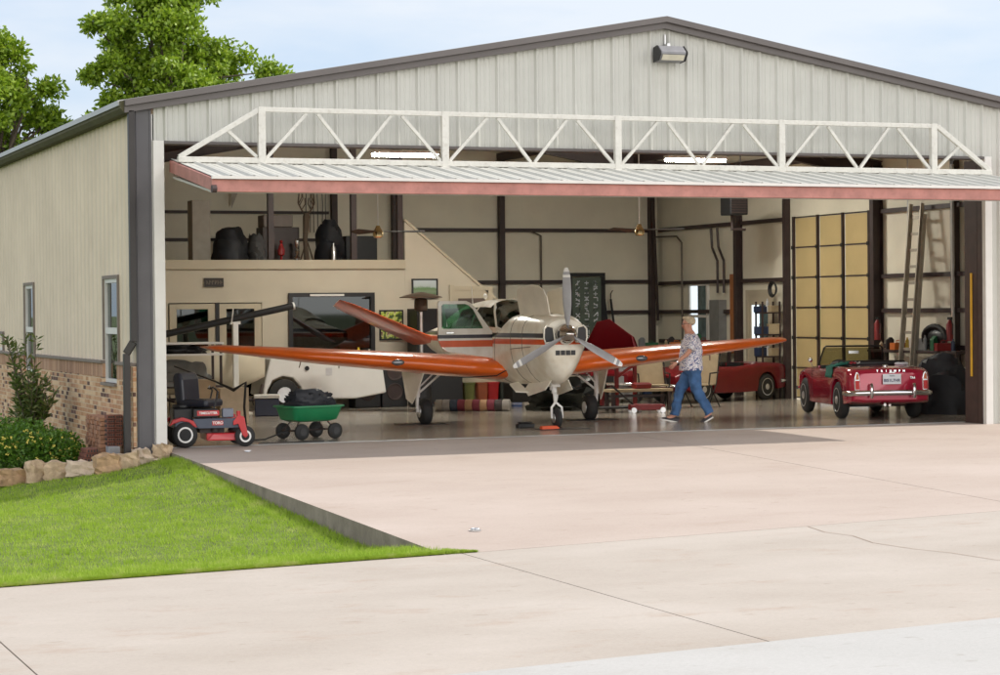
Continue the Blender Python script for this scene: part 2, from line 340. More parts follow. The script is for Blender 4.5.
for i in (0, 2):
    a, c = xs[i], xs[i+1]
    sheet('driveway', [(a, yf(a)-.002, -.302), (a, yr(a)+.006, -.302), (c, yr(c)+.006, -.302), (c, yf(c)-.002, -.302)], 'drive', .3)
sheet('road', [(-30, yr(-30)-.006, -.296), (-30, -60, -.296), (30, -60, -.296), (30, yr(30)-.006, -.296)], 'road', .3)
b = MB(); pts = [(4.05, -10.55), (3.93, -11.1), (4.0, -11.5), (3.86, -12.1), (3.92, -12.7), (4.05, -13.1), (4.1, -13.7), (4.3, -14.4), (4.25, -15.2), (4.4, -16.2)]
zq = lambda x, y: (lambda t: (.027*yf(x)-.0015)*(1-t)-.302*t+.003)((yf(x)-y)/(yf(x)-yr(x)))
for p, q in zip(pts, pts[1:]):
    b.add([(p[0]-.005, p[1], zq(*p)), (p[0]+.005, p[1], zq(*p)), (q[0]+.005, q[1], zq(*q)), (q[0]-.005, q[1], zq(*q))], [(0, 1, 2, 3)])
M['crack'] = mat('crack_line', (.30, .20, .14), .9)
b.build('crack', 'crack')['kind'] = 'structure'
V = []; F = []; n_ = 24
for i in range(n_+1):
    x = .184+(30-.184)*i/n_; V += [(x, yf(x)-.002, zd(x)), (x, yr(x)+.006, -.302), (x, yf(x)-.002, zd(x)-.3), (x, yr(x)+.006, -.6)]
for i in range(n_): k = 4*i; F += [(k, k+1, k+5, k+4), (k, k+4, k+6, k+2), (k+1, k+3, k+7, k+5)]
F.append((0, 2, 3, 1)); b = MB(); b.add(V, F); b.build('driveway', 'drive', fix=False)['kind'] = 'structure'
# hangar floor
sheet('hangar_floor', [(-.3, 0, 0), (-.3, -0.0, 0), (15.4, 0, 0), (15.4, .55, 0), (-.3, .55, 0)], 'apron', .3)
sheet('hangar_floor', [(-.3, .553, .001), (15.4, .553, .001), (15.4, 16.5, .001), (-.3, 16.5, .001)], 'floor', .3)
M['plate'] = mat('threshold_steel', (.38, .37, .36), .5, .3)
b = MB(); b.box(.02, 13.15, .5, .6, .003, .012); b.build('threshold', 'plate')['kind'] = 'structure'

# lawn
def sst(t): t = max(0, min(1, t)); return t*t*(3-2*t)
def zl(x, y):
    t = max(0, min(1, -x/2.6)); zb = -.07-.45*t
    if x < -2.6: zb = -.52
    zm = -.28-.18*max(0, min(1, (-y-4.7)/4))-.10*sst(-x/1.5)*(1-sst((-y-4.7)/3.6))
    z = zb+(zm-zb)*max(0, min(1, (-y-1.2)/3.5))
    d = y-yf(x)
    w = 1-sst(d/2.2)
    return z*(1-w)+(-.292)*w
NX, NY = 70, 110
b = MB(); vs = []; fs = []
gx = [-14+14.0*(i/NX)**.7 for i in range(NX+1)]
for j in range(NY+1):
    for x in gx:
        y0 = yf(x)+.003; y = y0+(20-y0)*(j/NY)**1.5
        vs.append((x if x < -.001 else -.004, y, zl(x, y)))
for j in range(NY):
    for i in range(NX): a = j*(NX+1)+i; fs.append((a, a+1, a+NX+2, a+NX+1))
vs.append(vs[NX]); k = len(vs); 
b.add(vs, fs)
# tip of lawn in front of the apron corner
def lawn_mat():
    m, nt, bs = new_mat('lawn_turf'); N = nt.nodes; L = nt.links; tc = N.new('ShaderNodeTexCoord')
    n = N.new('ShaderNodeTexNoise'); n.inputs['Scale'].default_value = 2.2; n.inputs['Detail'].default_value = 10; n.inputs['Roughness'].default_value = .82; L.new(tc.outputs['Object'], n.inputs['Vector'])
    r = N.new('ShaderNodeValToRGB'); e = r.color_ramp.elements; e[0].position = .3; e[0].color = (.20, .33, .022, 1); e[1].position = .75; e[1].color = (.62, .57, .28, 1)
    x = e.new(.52); x.color = (.34, .48, .06, 1); L.new(n.outputs['Fac'], r.inputs['Fac']); L.new(r.outputs[0], bs.inputs['Base Color']); bs.inputs['Roughness'].default_value = .8
    bs.inputs['Specular IOR Level'].default_value = .1
    tr = N.new('ShaderNodeBsdfTranslucent'); L.new(r.outputs[0], tr.inputs['Color']); mx = N.new('ShaderNodeMixShader'); mx.inputs[0].default_value = .4
    L.new(bs.outputs[0], mx.inputs[1]); L.new(tr.outputs[0], mx.inputs[2]); L.new(mx.outputs[0], N['Material Output'].inputs['Surface']); return m
M['turf'] = lawn_mat()
M['turf_base'] = mat('turf_base', (.11, .155, .02), .95, 0, .4, 5)
lw = b.build('lawn', 'turf_base', smooth=True); lw['kind'] = 'structure'
def blades(n, xr, yr_, h0, h1, w):
    X = np.random.uniform(xr[0], xr[1], n); Y = np.random.uniform(yr_[0], yr_[1], n)
    V = []; F = []
    for x, y in zip(X, Y):
        if y < yf(x)+.002 or (-1.9 < x < 0 and y > 0): continue
        if x > -.48 and y > -.12: continue
        z = zl(x, y)-.004; a = random.uniform(0, PI); h = random.uniform(h0, h1)*(1.2 if y-yf(x) < .12 or (x > -.15 and y > -10.6) else 1); lx = random.uniform(-.6, .6)*h; ly = random.uniform(-.6, .6)*h
        dx, dy = math.cos(a)*w, math.sin(a)*w; k = len(V)
        V += [(x-dx, y-dy, z), (x+dx, y+dy, z), (x+lx, y+ly, z+h)]; F.append((k, k+1, k+2))
    return V, F
b = MB()
for q in range(420):
    cx, cy_ = random.uniform(-6, -.1), random.uniform(-12, -.8); rr = random.uniform(.02, .09)
    for w_ in range(22):
        x, y = cx+random.gauss(0, rr), cy_+random.gauss(0, rr)
        if y > yf(x)+.01 and x < -.01: z = zl(x, y)-.003; h = random.uniform(.04, .085); a = random.uniform(0, PI); b.add([(x-.005*math.cos(a), y-.005*math.sin(a), z), (x+.005*math.cos(a), y+.005*math.sin(a), z), (x+random.gauss(0, .02), y+random.gauss(0, .02), z+h)], [(0, 1, 2)])
for args in ((120000, (-7, 0), (-12.3, 1.5), .022, .05, .0045), (5000, (-.30, 0), (-11.1, -.6), .03, .07, .005), (5000, (-4.6, 0.05), (-12, -11), .03, .055, .006)):
    V, F = blades(*args); b.add(V, F)
for i in range(2200):   # grass spilling round the corner of the apron
    t = random.random()**1.4; x = .02+.30*t; y = yf(x)+.002+random.uniform(0, .15)*(1-t)**1.2; z = -.30; h = random.uniform(.015, .055)*(1-.5*t); a = random.uniform(0, PI)
    b.add([(x-.005*math.cos(a), y-.005*math.sin(a), z), (x+.005*math.cos(a), y+.005*math.sin(a), z), (x+random.uniform(-.03, .04), y-random.uniform(-.01, .03), z+h)], [(0, 1, 2)])
for i in range(9000):   # ragged edge over the drive
    x = random.uniform(-4.8, 0); y = yf(x)+random.uniform(0, .03); z = -.297; h = random.uniform(.02, .045)
    b.add([(x-.005, y, z), (x+.005, y, z), (x+random.uniform(-.02, .02), y-random.uniform(0, .035), z+h)], [(0, 1, 2)])
tag(b.build('grass', 'turf', fix=False), 'short sunlit green grass covering the lawn beside the driveway', 'grass', kind='stuff')

# ------------------------------------------------------------------ hangar
H = thing('hangar', 'large cream ribbed metal hangar with grey gable trim and brick base on its side', 'hangar', (0, 0, 0))
def HB(mb, name, m, **k): return mb.build(name, m, H, **k)
PROF = [(0, 0), (.026, 1), (.048, 1), (.074, 0), (.130, 0), (.142, .22), (.155, .22), (.167, 0), (.210, 0), (.222, .22), (.235, .22), (.247, 0)]
def corr(b, ax, a0, a1, zlo, zhi, base, out, hgt, back=.012):
    pts = [(a0, 0)]; k = math.floor(a0/.305)
    while k*.305 < a1:
        for p, h in PROF:
            a = k*.305+p
            if a0+.002 < a < a1-.002: pts.append((a, h*hgt))
        k += 1
    pts.append((a1, 0)); vs = []
    for a, h in pts:
        for z in (zlo(a), zhi(a)):
            vs.append((a, base+out*h, z) if ax == 'X' else (base+out*h, a, z))
    b.add(vs, [(2*i, 2*i+2, 2*i+3, 2*i+1) for i in range(len(pts)-1)])
    vb = [((a, base-out*back, z) if ax == 'X' else (base-out*back, a, z)) for a in (a0, a1) for z in (zlo(a), zhi(a))]
    b.add(vb, [(0, 1, 3, 2)])
rake = lambda x: 4.79+.178*(x+.47) if x < 7.56 else 6.22-.178*(x-7.56)
K = lambda v: (lambda a: v)
b = MB(); corr(b, 'X', -.13, 7.56, K(4.24), lambda x: rake(x)-.1, -.02, -1, .040); corr(b, 'X', 7.56, 15.5, K(4.24), lambda x: rake(x)-.1, -.02, -1, .040)
corr(b, 'X', 13.30, 15.5, K(-.02), K(4.24), -.02, -1, .040)
HB(b, 'front_wall', 'siding', fix=False)
b = MB(); xw = -.40
for y0, y1, z0, z1 in ((0, .98, 1.2, 4.66), (.98, 1.98, 2.40, 4.66), (1.98, 8.03, 1.2, 4.66), (8.03, 8.96, 2.40, 4.66), (8.96, 16.6, 1.2, 4.66)):
    corr(b, 'Y', y0, y1, K(z0), K(z1), xw, -1, .030)
HB(b, 'side_wall', 'siding_side', fix=False)
b = MB()
for y0, y1, z0, z1 in ((.0, .98, -1, .97), (1.98, 8.03, -1, .97), (8.96, 16.6, -1, .97), (.98, 1.98, -1, .90), (8.03, 8.96, -1, .88)): b.box(-.47, -.36, y0, y1, z0, z1)
HB(b, 'brick_base', 'brick')
b = MB(); b.box(-.47, -.36, 0, .98, .972, 1.165); b.box(-.47, -.36, 1.98, 8.03, .972, 1.165); b.box(-.47, -.36, 8.96, 16.6, .972, 1.165)
HB(b, 'soldier_course', 'soldier')
b = MB(); b.box(-.50, -.36, .0, .98, 1.167, 1.21); b.box(-.50, -.36, 1.98, 8.03, 1.167, 1.21); b.box(-.50, -.36, 8.96, 16.6, 1.167, 1.21)
HB(b, 'ledge', 'ledge', bevel=.004)
b = MB(); b.box(-.51, -.36, .98, 1.98, .86, .90); HB(b, 'window_sill', 'ledge')
def side_window(y0, y1, z0, z1, mull=None):
    f = MB(); t = .055; xo = -.43
    f.box(xo, xo+.08, y0, y0+t, z0, z1); f.box(xo, xo+.08, y1-t, y1, z0, z1); f.box(xo, xo+.08, y0+t, y1-t, z1-t, z1); f.box(xo, xo+.08, y0+t, y1-t, z0, z0+t)
    if mull: f.box(xo-.005, xo+.07, y0+t, y1-t, mull-.045, mull+.045)
    w = HB(f, 'window', 'white_trim')
    g = MB(); g.box(xo+.035, xo+.04, y0+t, y1-t, z0+t, z1-t); g.build('pane', 'glass', w)
    d = MB(); d.box(xo-.03, xo-.002, y0-.05, y0-.002, z0, z1+.05); d.box(xo-.03, xo-.002, y1+.002, y1+.04, max(z0, 1.22), z1+.05); d.box(xo-.03, xo-.002, y0-.002, y1+.002, z1+.002, z1+.05); d.build('casing', 'ledge', w)
    r = MB(); r.box(-.06, -.05, y0-.3, y1+.3, z0-.2, z1+.2)
side_window(.98, 1.98, .90, 2.38, 1.64); side_window(8.03, 8.96, .88, 2.38, 1.62)
side_window(11.45, 12.5, 1.22, 1.52)
# rake trim, gutter, roof
b = MB()
for x0, x1 in ((-.55, 7.56), (7.56, 15.72)):
    n = 2
    for (yo, yi, t0, t1) in ((-.20, -.02, .0, -.085), (-.14, -.02, -.087, -.175)):
        P_ = [(x, y, rake(x)+dz) for x in (x0, x1) for y in (yo, yi) for dz in (t0, t1)]
        b.add(P_, [(0, 1, 3, 2), (4, 6, 7, 5), (0, 4, 5, 1), (2, 3, 7, 6), (0, 2, 6, 4), (1, 5, 7, 3)])
HB(b, 'rake_trim', mat('rake_trim_paint', (.115, .10, .095), .45, 0, .08, 2))
b = MB(); prof = [(-.40, 4.79), (-.60, 4.76), (-.60, 4.66), (-.55, 4.60), (-.42, 4.60), (-.42, 4.66)]
b.prism([(x, -.12, z) for x, z in prof], (0, 16.8, 0)); HB(b, 'gutter', 'gutter')
b = MB()
for x0, x1 in ((-.62, 7.56), (7.56, 15.75)):
    b.prism([(x0, -.05, rake(x0)+.012), (x1, -.05, rake(x1)+.012), (x1, -.05, rake(x1)-.06), (x0, -.05, rake(x0)-.06)], (0, 16.75, 0))
HB(b, 'roof', 'roof')
# downspout at the corner
b = MB(); P_ = [(-.50, .0, 4.62), (-.50, .0, 1.52), (-.56, -.03, 1.42), (-.56, -.03, -.25)]
P_ = [(-.455, -.09, 4.64), (-.455, -.09, 1.50), (-.545, -.05, 1.34), (-.545, -.05, -.22)]
for p, q in zip(P_, P_[1:]): b.bar(p, q, .085, .10)
HB(b, 'downspout', 'spout', bevel=.008)
b = MB(); b.box(-.40, -.17, -.055, 0, -.15, 4.66); b.box(-.385, -.36, -.065, -.055, -.15, 4.64); b.box(-.20, -.175, -.065, -.055, -.15, 4.64); HB(b, 'corner_trim', 'post_grey', bevel=.003)
b = MB(); b.box(-.455, -.405, -.03, 0, -.3, 1.16); HB(b, 'brick_return', 'brickX')
b = MB(); b.box(-.15, 0, -.075, .16, -.05, 4.24); b.box(-.168, -.15, -.04, .0, -.05, 4.6); HB(b, 'opening_trim', 'white_trim', bevel=.006)
b = MB(); b.box(13.17, 13.30, -.075, .02, -.02, 4.24); HB(b, 'opening_trim', 'white_trim', bevel=.006)
b = MB(); b.box(0, 13.17, -.06, .25, 4.20, 4.238); b.box(0.0, .05, .16, .35, 0.0, 4.2); HB(b, 'header_trim', 'trim')
# interior shell
b = MB(); b.prism([(-.35, 16.42, 0), (15.4, 16.42, 0), (15.4, 16.42, rake(15.4)-.1), (7.56, 16.42, 6.1), (-.35, 16.42, rake(-.35)-.1)], (0, .13, 0)); HB(b, 'rear_wall', 'liner')
b = MB(); 
RW = 15.30
b.box(RW, RW+.12, .0, 6.9, 0, 4.72); b.box(RW, RW+.12, 9.9, 16.42, 0, 4.72); b.box(RW, RW+.12, 6.9, 9.9, 3.72, 4.72); HB(b, 'right_wall', 'liner')
b = MB()
for y0, y1, z0, z1 in ((.02, .98, 0, 4.68), (1.98, 8.03, 0, 4.68), (8.96, 16.42, 0, 4.68), (.98, 1.98, 0, .9), (.98, 1.98, 2.4, 4.68), (8.03, 8.96, 0, .9), (8.03, 8.96, 2.4, 4.68)): b.box(-.36, -.25, y0, y1, z0, z1)
HB(b, 'left_inner_wall', 'liner')
b = MB()
for x0, x1 in ((-.25, 7.56), (7.56, 15.3)):
    b.prism([(x0, .05, rake(x0)-.10), (x1, .05, rake(x1)-.10), (x1, .05, rake(x1)-.16), (x0, .05, rake(x0)-.16)], (0, 16.4, 0))
HB(b, 'ceiling_liner', 'liner')
# frames: columns and rafters, each its own member
def ibeam(b, p, q, w, d, up):
    p, q = Vector(p), Vector(q); dr = (q-p).normalized(); u = Vector(up); t = .02
    b.bar(p+u*(d/2-t/2), q+u*(d/2-t/2), w, t, up); b.bar(p-u*(d/2-t/2), q-u*(d/2-t/2), w, t, up); b.bar(p, q, t, d-2*t-.004, up)
for y in (.32, 6.55, 12.25):
    dd = .16 if y > 12 else .22; b = MB(); ibeam(b, (RW-.01-dd/2, y, 0), (RW-.01-dd/2, y, 4.55), .13, dd, (1, 0, 0)); HB(b, 'column', 'darksteel')
    if y != 12.25:
        b = MB(); ibeam(b, (-.08, y, 0), (-.08, y, 4.5), .16, .30, (1, 0, 0)); HB(b, 'column', 'darksteel')
    b = MB(); ibeam(b, (-.2, y, 4.42), (7.56, y, 5.85), .16, .36, (0, 0, 1)); HB(b, 'rafter', 'darksteel')
    b = MB(); ibeam(b, (7.56, y, 5.85), (15.28, y, 4.45), .16, .36, (0, 0, 1)); HB(b, 'rafter', 'darksteel')
for y, w in ((10.15, .12), (3.95, .12)):
    b = MB(); b.box(RW-.13, RW-.01, y-w/2, y+w/2, 0, 4.6); HB(b, 'column', 'darksteel')
for x in (7.46, 8.85, 11.38, 15.1):
    b = MB(); b.box(x-.06, x+.06, 16.24, 16.40, 0, rake(x)-.3); HB(b, 'column', 'darksteel')
for z in (1.8, 2.50, 3.67):
    b = MB(); b.box(8.92, 11.31, 16.33, 16.41, z-.04, z+.04); HB(b, 'girt', 'darksteel'); b = MB(); b.box(11.45, 15.03, 16.33, 16.41, z-.04, z+.04); HB(b, 'girt', 'darksteel')
for z in (3.44, 4.03):
    b = MB(); b.box(-.2, 7.35, 16.33, 16.41, z-.03, z+.03); HB(b, 'girt', 'darksteel')
for z in (1.13, 1.80, 2.45, 3.68):
    b = MB()
    for y0, y1 in ((.4, 3.88), (4.02, 6.46), (10.24, 12.16), (12.34, 16.2)): 
        if z < 2.3 and y0 in (10.24, ): continue
        b = MB(); b.box(RW-.09, RW-.008, y0, y1, z-.04, z+.04); HB(b, 'girt', 'darksteel')
for i, x in enumerate((.9, 2.4, 3.9, 5.4, 6.9, 8.3, 9.8, 11.3, 12.8, 14.3)):
    b = MB(); b.box(x-.03, x+.03, .1, 16.3, rake(x)-.36, rake(x)-.17); HB(b, 'purlin', 'darksteel')
b = MB()
for y0, x0, y1, x1 in ((.4, 1, 6.4, 7), (.4, 7, 6.4, 1), (.4, 8, 6.4, 14), (.4, 14, 6.4, 8)): b = MB(); b.tube([(x0, y0, rake(x0)-.45), (x1, y1, rake(x1)-.45)], .012, 6); HB(b, 'brace_rod', 'darksteel')
b = MB(); b.box(13.172, 13.42, .03, .16, .0, 4.2); b.box(13.172, 13.19, .17, .52, 0, 4.2); HB(b, 'door_jamb', mat('brown_jamb', (.06, .032, .025), .55, 0, .2, 6))
b = MB(); b.box(13.150, 13.166, .30, .34, .75, 2.40); HB(b, 'yellow_stripe', mat('yellow_stripe', (.75, .42, .03), .5))
# right-hand sectional door
sd = MB(); rows = 6; zz = [.04+i*(3.66/rows) for i in range(rows+1)]; yy = [6.93+i*.985 for i in range(4)]
for i in range(3):
    for j in range(rows): sd.box(RW-.02, RW+.02, yy[i]+.03, yy[i+1]-.03, zz[j]+.012, zz[j+1]-.012)
sdo = HB(sd, 'sectional_door', mat('tan_door_foam', (.52, .40, .19), .75, 0, .10, 1.2, bump=.1), bevel=.01)
b = MB()
for y in yy: b = MB(); b.box(RW-.07, RW-.022, y-.03, y+.03, 0, 3.72); b.build('stile', 'darksteel', sdo)
b = MB()
for z in zz: 
    b = MB(); b.box(RW-.035, RW-.0225, yy[0]+.032, yy[-1]-.032, z-.012, z+.012); b.build('rail', 'darksteel', sdo)
b = MB()
for y in yy:
    for z in zz[1:-1]: b = MB(); b.box(RW-.085, RW-.071, y-.045, y+.045, z-.035, z+.035); b.build('hinge', 'black', sdo)
# window and side door in the right wall
def wall_open(y0, y1, z0, z1, nm, door):
    f = MB(); x = RW-.04; t = .07 if not door else .11
    f.box(x-.03, x+.03, y0, y0+t, z0, z1); f.box(x-.03, x+.03, y1-t, y1, z0, z1); f.box(x-.03, x+.03, y0+t, y1-t, z1-t, z1)
    if door: f.box(x-.02, x+.02, y0+t, y1-t, z0, z0+1.05); f.box(x-.02, x+.02, y0+t, y0+t+.12, z0+1.05, z1-t); f.box(x-.02, x+.02, y1-t-.12, y1-t, z0+1.05, z1-t); f.box(x-.02, x+.02, y0+t+.12, y1-t-.12, z1-t-.2, z1-t)
    else: f.box(x-.03, x+.03, y0+t, y1-t, z0, z0+t); f.box(x-.03, x+.03, y0+t, y1-t, (z0+z1)/2-.03, (z0+z1)/2+.03)
    return f
w = HB(wall_open(13.75, 14.7, .95, 2.44, 'w', False), 'window', 'white_trim')
M['daypane'] = emit('daylit_pane', (.75, .85, .92), .55); M['treepane'] = mat('pane_with_dark_view', (.10, .16, .17), .15, 0, .6, 3)
b = MB(); b.box(RW-.03, RW-.02, 13.82, 14.3, 1.02, 2.37, 0); b.box(RW-.03, RW-.02, 14.3, 14.63, 1.02, 2.37, 1); b.build('pane', ['treepane', 'daypane'], w)
w = HB(wall_open(10.75, 11.95, .0, 2.25, 'd', True), 'side_door', 'beige_trim')
b = MB(); b.box(RW-.045, RW-.035, 11.0, 11.38, 1.06, 1.93, 0); b.box(RW-.045, RW-.035, 11.38, 11.72, 1.06, 1.93, 1); b.build('pane', ['treepane', 'daypane'], w)
b = MB(); b.ball((RW-.12, 10.98, .98), .035); b.build('handle', 'chrome', w)
# conduits and panel box on right wall
b = MB()
for y in (13.15, 12.85): b.tube([(RW-.12, y, 2.2), (RW-.12, y, 2.9), (RW-.12, y+.25, 3.2), (RW-.12, y+.3, 3.62)], .028, 6)
HB(b, 'conduit', 'darksteel')
b = MB(); b.box(RW-.20, RW-.01, 12.95, 13.4, 1.15, 2.05); HB(b, 'breaker_panel', mat('grey_enamel', (.20, .20, .19), .5))
b = MB(); b.box(RW-.10, RW-.01, 12.45, 12.62, .9, 2.6); HB(b, 'cable_tray', mat('orange_brown_steel', (.35, .13, .04), .5))
b = MB(); b.tube([(RW-.12, 14.9, .6), (RW-.12, 14.9, 3.35), (RW-.15, 15.1, 3.5), (RW-.2, 16.2, 3.52)], .022, 6); b.tube([(12.35, 16.35, .5), (12.35, 16.35, 3.55), (12.1, 16.3, 3.64)], .022, 6); HB(b, 'conduit', mat('grey_conduit', (.12, .10, .08), .5, .5))
b = MB(); b.box(14.95, 15.0, 14.6, 14.65, 0, .1)
b = MB(); b.bar((15.15, 16.1, 1.6), (14.95, 15.9, 4.3), .05, .05); HB(b, 'brace', 'darksteel')

# ---- bifold hangar door
DR = HB(MB().box(.10, 13.07, -2.33, -2.25, 3.425, 3.585), 'bifold_door', 'oxide', bevel=.006)
sl_ = lambda y: 3.985+.16*y      # top plane of the open leaf
b = MB(); corr(b, 'X', .10, 13.07, K(0), K(1), 0, 1, 1)
V = []; F = []; n = 0
pts = []; k = 0
while k*.305 < 13.2:
    for p, h in PROF:
        a = k*.305+p
        if .08 < a < 13.09: pts.append((a, h*.03))
    k += 1
for a, h in pts: V += [(a, .10, sl_(.10)+h), (a, -2.36, sl_(-2.36)+h)]
F = [(2*i, 2*i+1, 2*i+3, 2*i+2) for i in range(len(pts)-1)]
b = MB(); b.add(V, F); b.build('door_panel', 'siding', DR, fix=False)
b = MB(); b.bar((6.585, -.0, sl_(0)-.24), (6.585, -2.2, sl_(-2.2)-.20), 12.9, .03); b.build('lower_leaf', 'siding', DR)
for x in (.135, 13.035):
    b = MB(); b.bar((x, .05, sl_(.05)-.095), (x, -2.25, sl_(-2.25)-.095), .07, .16); b.build('side_beam', 'oxide', DR, bevel=.005)
b = MB(); b.box(.09, 13.08, -2.385, -2.335, 3.587, 3.627); b.build('edge_flashing', 'white_trim', DR)
b = MB()
for x in (.12, 13.0):
    b = MB(); b.lathe((x-.03, -2.36, 3.46), (1, 0, 0), [(0, .05), (.06, .05)], 12); b.build('hinge_knuckle', 'darksteel', DR)
TY = -.45; tb, tt = 3.96, 4.66; tz = lambda x: 0
b = MB(); b.bar((.10, TY, tb), (13.03, TY, tb), .078, .078); b.build('truss_bottom_chord', 'truss', DR, bevel=.006)
b = MB(); b.bar((1.24, TY, tt), (12.05, TY, tt), .065, .065); b.bar((.12, TY, tb+.03), (1.24, TY, tt), .065, .07); b.bar((12.05, TY, tt), (13.0, TY, tb+.03), .065, .07); b.build('truss_top_chord', 'truss', DR, bevel=.006)
px_ = [1.27, 3.94, 6.62, 9.32, 11.98]
for x in px_:
    b = MB(); b.box(x-.05, x+.05, TY-.042, TY+.042, tb-.10, tt+.036); b.box(x-.10, x+.10, TY-.12, TY+.10, tb-.13, tb-.05); b.build('truss_post', 'truss', DR, bevel=.005)
for x0, x1 in zip(px_, px_[1:]):
    q = [x0+.07, x0+(x1-x0)*.24, x0+(x1-x0)*.30, (x0+x1)/2-.03, (x0+x1)/2+.03, x1-(x1-x0)*.30, x1-(x1-x0)*.24, x1-.07]
    for i in range(0, 8, 2):
        z0, z1 = ((tb+.04, tt-.04), (tt-.04, tb+.04))[(i//2) % 2]
        b = MB(); b.bar((q[i], TY, z0), (q[i+1], TY, z1), .042, .042); b.build('truss_diagonal', 'truss', DR)
for x0, x1 in ((1.20, .80), (12.05, 12.45)):
    b = MB(); b.bar((x0, TY, tb+.05), (x1, TY, tb+.40), .042, .042); b.build('truss_diagonal', 'truss', DR)

# ------------------------------------------------------------------ office with loft inside
OF = thing('office', 'beige walled office with open loft and sloping stair wall inside the hangar', 'office', (0, 12, 0))
OB = lambda mb, name, m, **k: mb.build(name, m, OF, world=True, **k)
b = MB(); y0, y1 = 12.0, 12.12
def wallpiece(x0, x1, z0, z1): b.box(x0, x1, y0, y1, z0, z1)
wallpiece(-.25, 2.78, 0, 2.86); wallpiece(2.78, 4.64, 2.07, 2.86); wallpiece(4.64, 5.17, 0, 2.86); wallpiece(5.17, 6.94, 2.25, 2.86); wallpiece(5.17, 6.94, 0, .25); wallpiece(6.94, 7.6, 0, 2.86)
b.prism([(7.602, y0, 0), (12.07, y0, 0), (7.602, y0, 3.66)], (0, .12, 0)); b.box(-.2, 12, 13.4, 13.45, 0, .01)
OB(b, 'wall', 'drywall')
b = MB(); b.box(-.25, 7.6, 11.94, 12.0-.002, 2.72, 2.90); OB(b, 'loft_edge_board', 'beige_trim', bevel=.005)
b = MB(); b.bar((7.60, 12.06, 3.70), (12.07, 12.06, .03), .17, .05); OB(b, 'stair_cap', 'beige_trim')
b = MB(); b.box(-.25, 7.6, 12.12, 16.4, 2.74, 2.86); OB(b, 'loft_floor', 'wood')
b = MB(); b.box(7.5, 7.6, 12.12, 16.4, 0, 2.86); OB(b, 'side_wall', 'drywall')
for x in (4.85, 6.55, 7.52):
    b = MB(); b.box(x-.055, x+.055, 12.02, 12.13, 2.91, rake(x)-.35); OB(b, 'loft_post', 'darksteel')
for x0, x1 in ((2.80, 3.70), (3.78, 4.62)):
    f = MB(); t = .14; 
    f.box(x0, x0+t, 11.97, 12.03, 0, 2.05); f.box(x1-t, x1, 11.97, 12.03, 0, 2.05); f.box(x0+t, x1-t, 11.97, 12.03, 1.95, 2.05); f.box(x0+t, x1-t, 11.97, 12.03, 0, .25)
    d = OB(f, 'glass_door', 'beige_trim', bevel=.004)
    g = MB(); g.box(x0+t, x1-t, 12.0, 12.008, .25, 1.95); g.build('pane', 'glass_dark', d, world=True).location = (0, 0, 0)
b = MB(); b.box(3.702, 3.778, 11.95, 12.04, 0, 2.07); OB(b, 'door_mullion', 'black')
f = MB(); f.box(5.17, 5.25, 11.94, 12.04, .25, 2.25); f.box(6.86, 6.94, 11.94, 12.04, .25, 2.25); f.box(5.25, 6.86, 11.94, 12.04, 2.17, 2.25); f.box(5.25, 6.86, 11.94, 12.04, .25, .33)
w = OB(f, 'window', 'black'); g = MB(); g.box(5.25, 6.86, 12.0, 12.008, .33, 2.17); g.build('pane', 'glass_dark', w, world=True).location = (0, 0, 0)
g = MB(); g.box(5.6, 6.3, 11.93, 11.938, 2.185, 2.225); g.build('vent', 'white_trim', w, world=True)
# room behind the glass
b = MB(); b.box(-.2, 7.5, 15.2, 15.25, 0, 2.74); OB(b, 'back_partition', mat('office_grey', (.30, .29, .27), .8))
b = MB(); b.box(5.27, 6.84, 12.30, 12.33, 1.45, 2.15); OB(b, 'blind', mat('grey_blind', (.42, .40, .37), .7, 0, .3, 4))
f = MB(); f.box(8.54, 8.64, 11.965, 11.998, 0, 2.39); f.box(9.37, 9.47, 11.965, 11.998, 0, 2.36); f.box(8.64, 9.37, 11.965, 11.998, 2.28, 2.37); f.box(8.64, 9.37, 11.975, 11.998, 0, 2.28)
d = OB(f, 'stair_door', 'beige_trim'); g = MB()
g.box(8.72, 9.3, 11.955, 11.97, 2.0, 2.12); g.build('louver', mat('brown_louver', (.10, .07, .055), .5), d, world=True)

# ------------------------------------------------------------------ lamps
def strip_light(loc, label):
    t = thing('ceiling_light', label, 'ceiling light', loc, 0, 'fluorescent lights under the hangar roof')
    b = MB(); b.box(-.62, .62, -.11, .11, .02, .08); b.build('housing', 'white', t, bevel=.005)
    b = MB(); b.box(-.60, .60, -.09, .09, -.03, .018); b.build('tube', M['lamp'], t)
    b = MB(); b.tube([(-.5, 0, .08), (-.5, 0, .6)], .006, 5); b.tube([(.5, 0, .08), (.5, 0, .6)], .006, 5); b.build('chain', 'alu', t)
    return t
M['lamp'] = emit('lit_tube', (1, .97, .88), 125)
strip_light((6.25, 8, 4.70), 'lit white strip light seen behind the truss, nearer the left end')
strip_light((12.1, 8, 4.70), 'lit white strip light seen behind the truss, right of the middle')
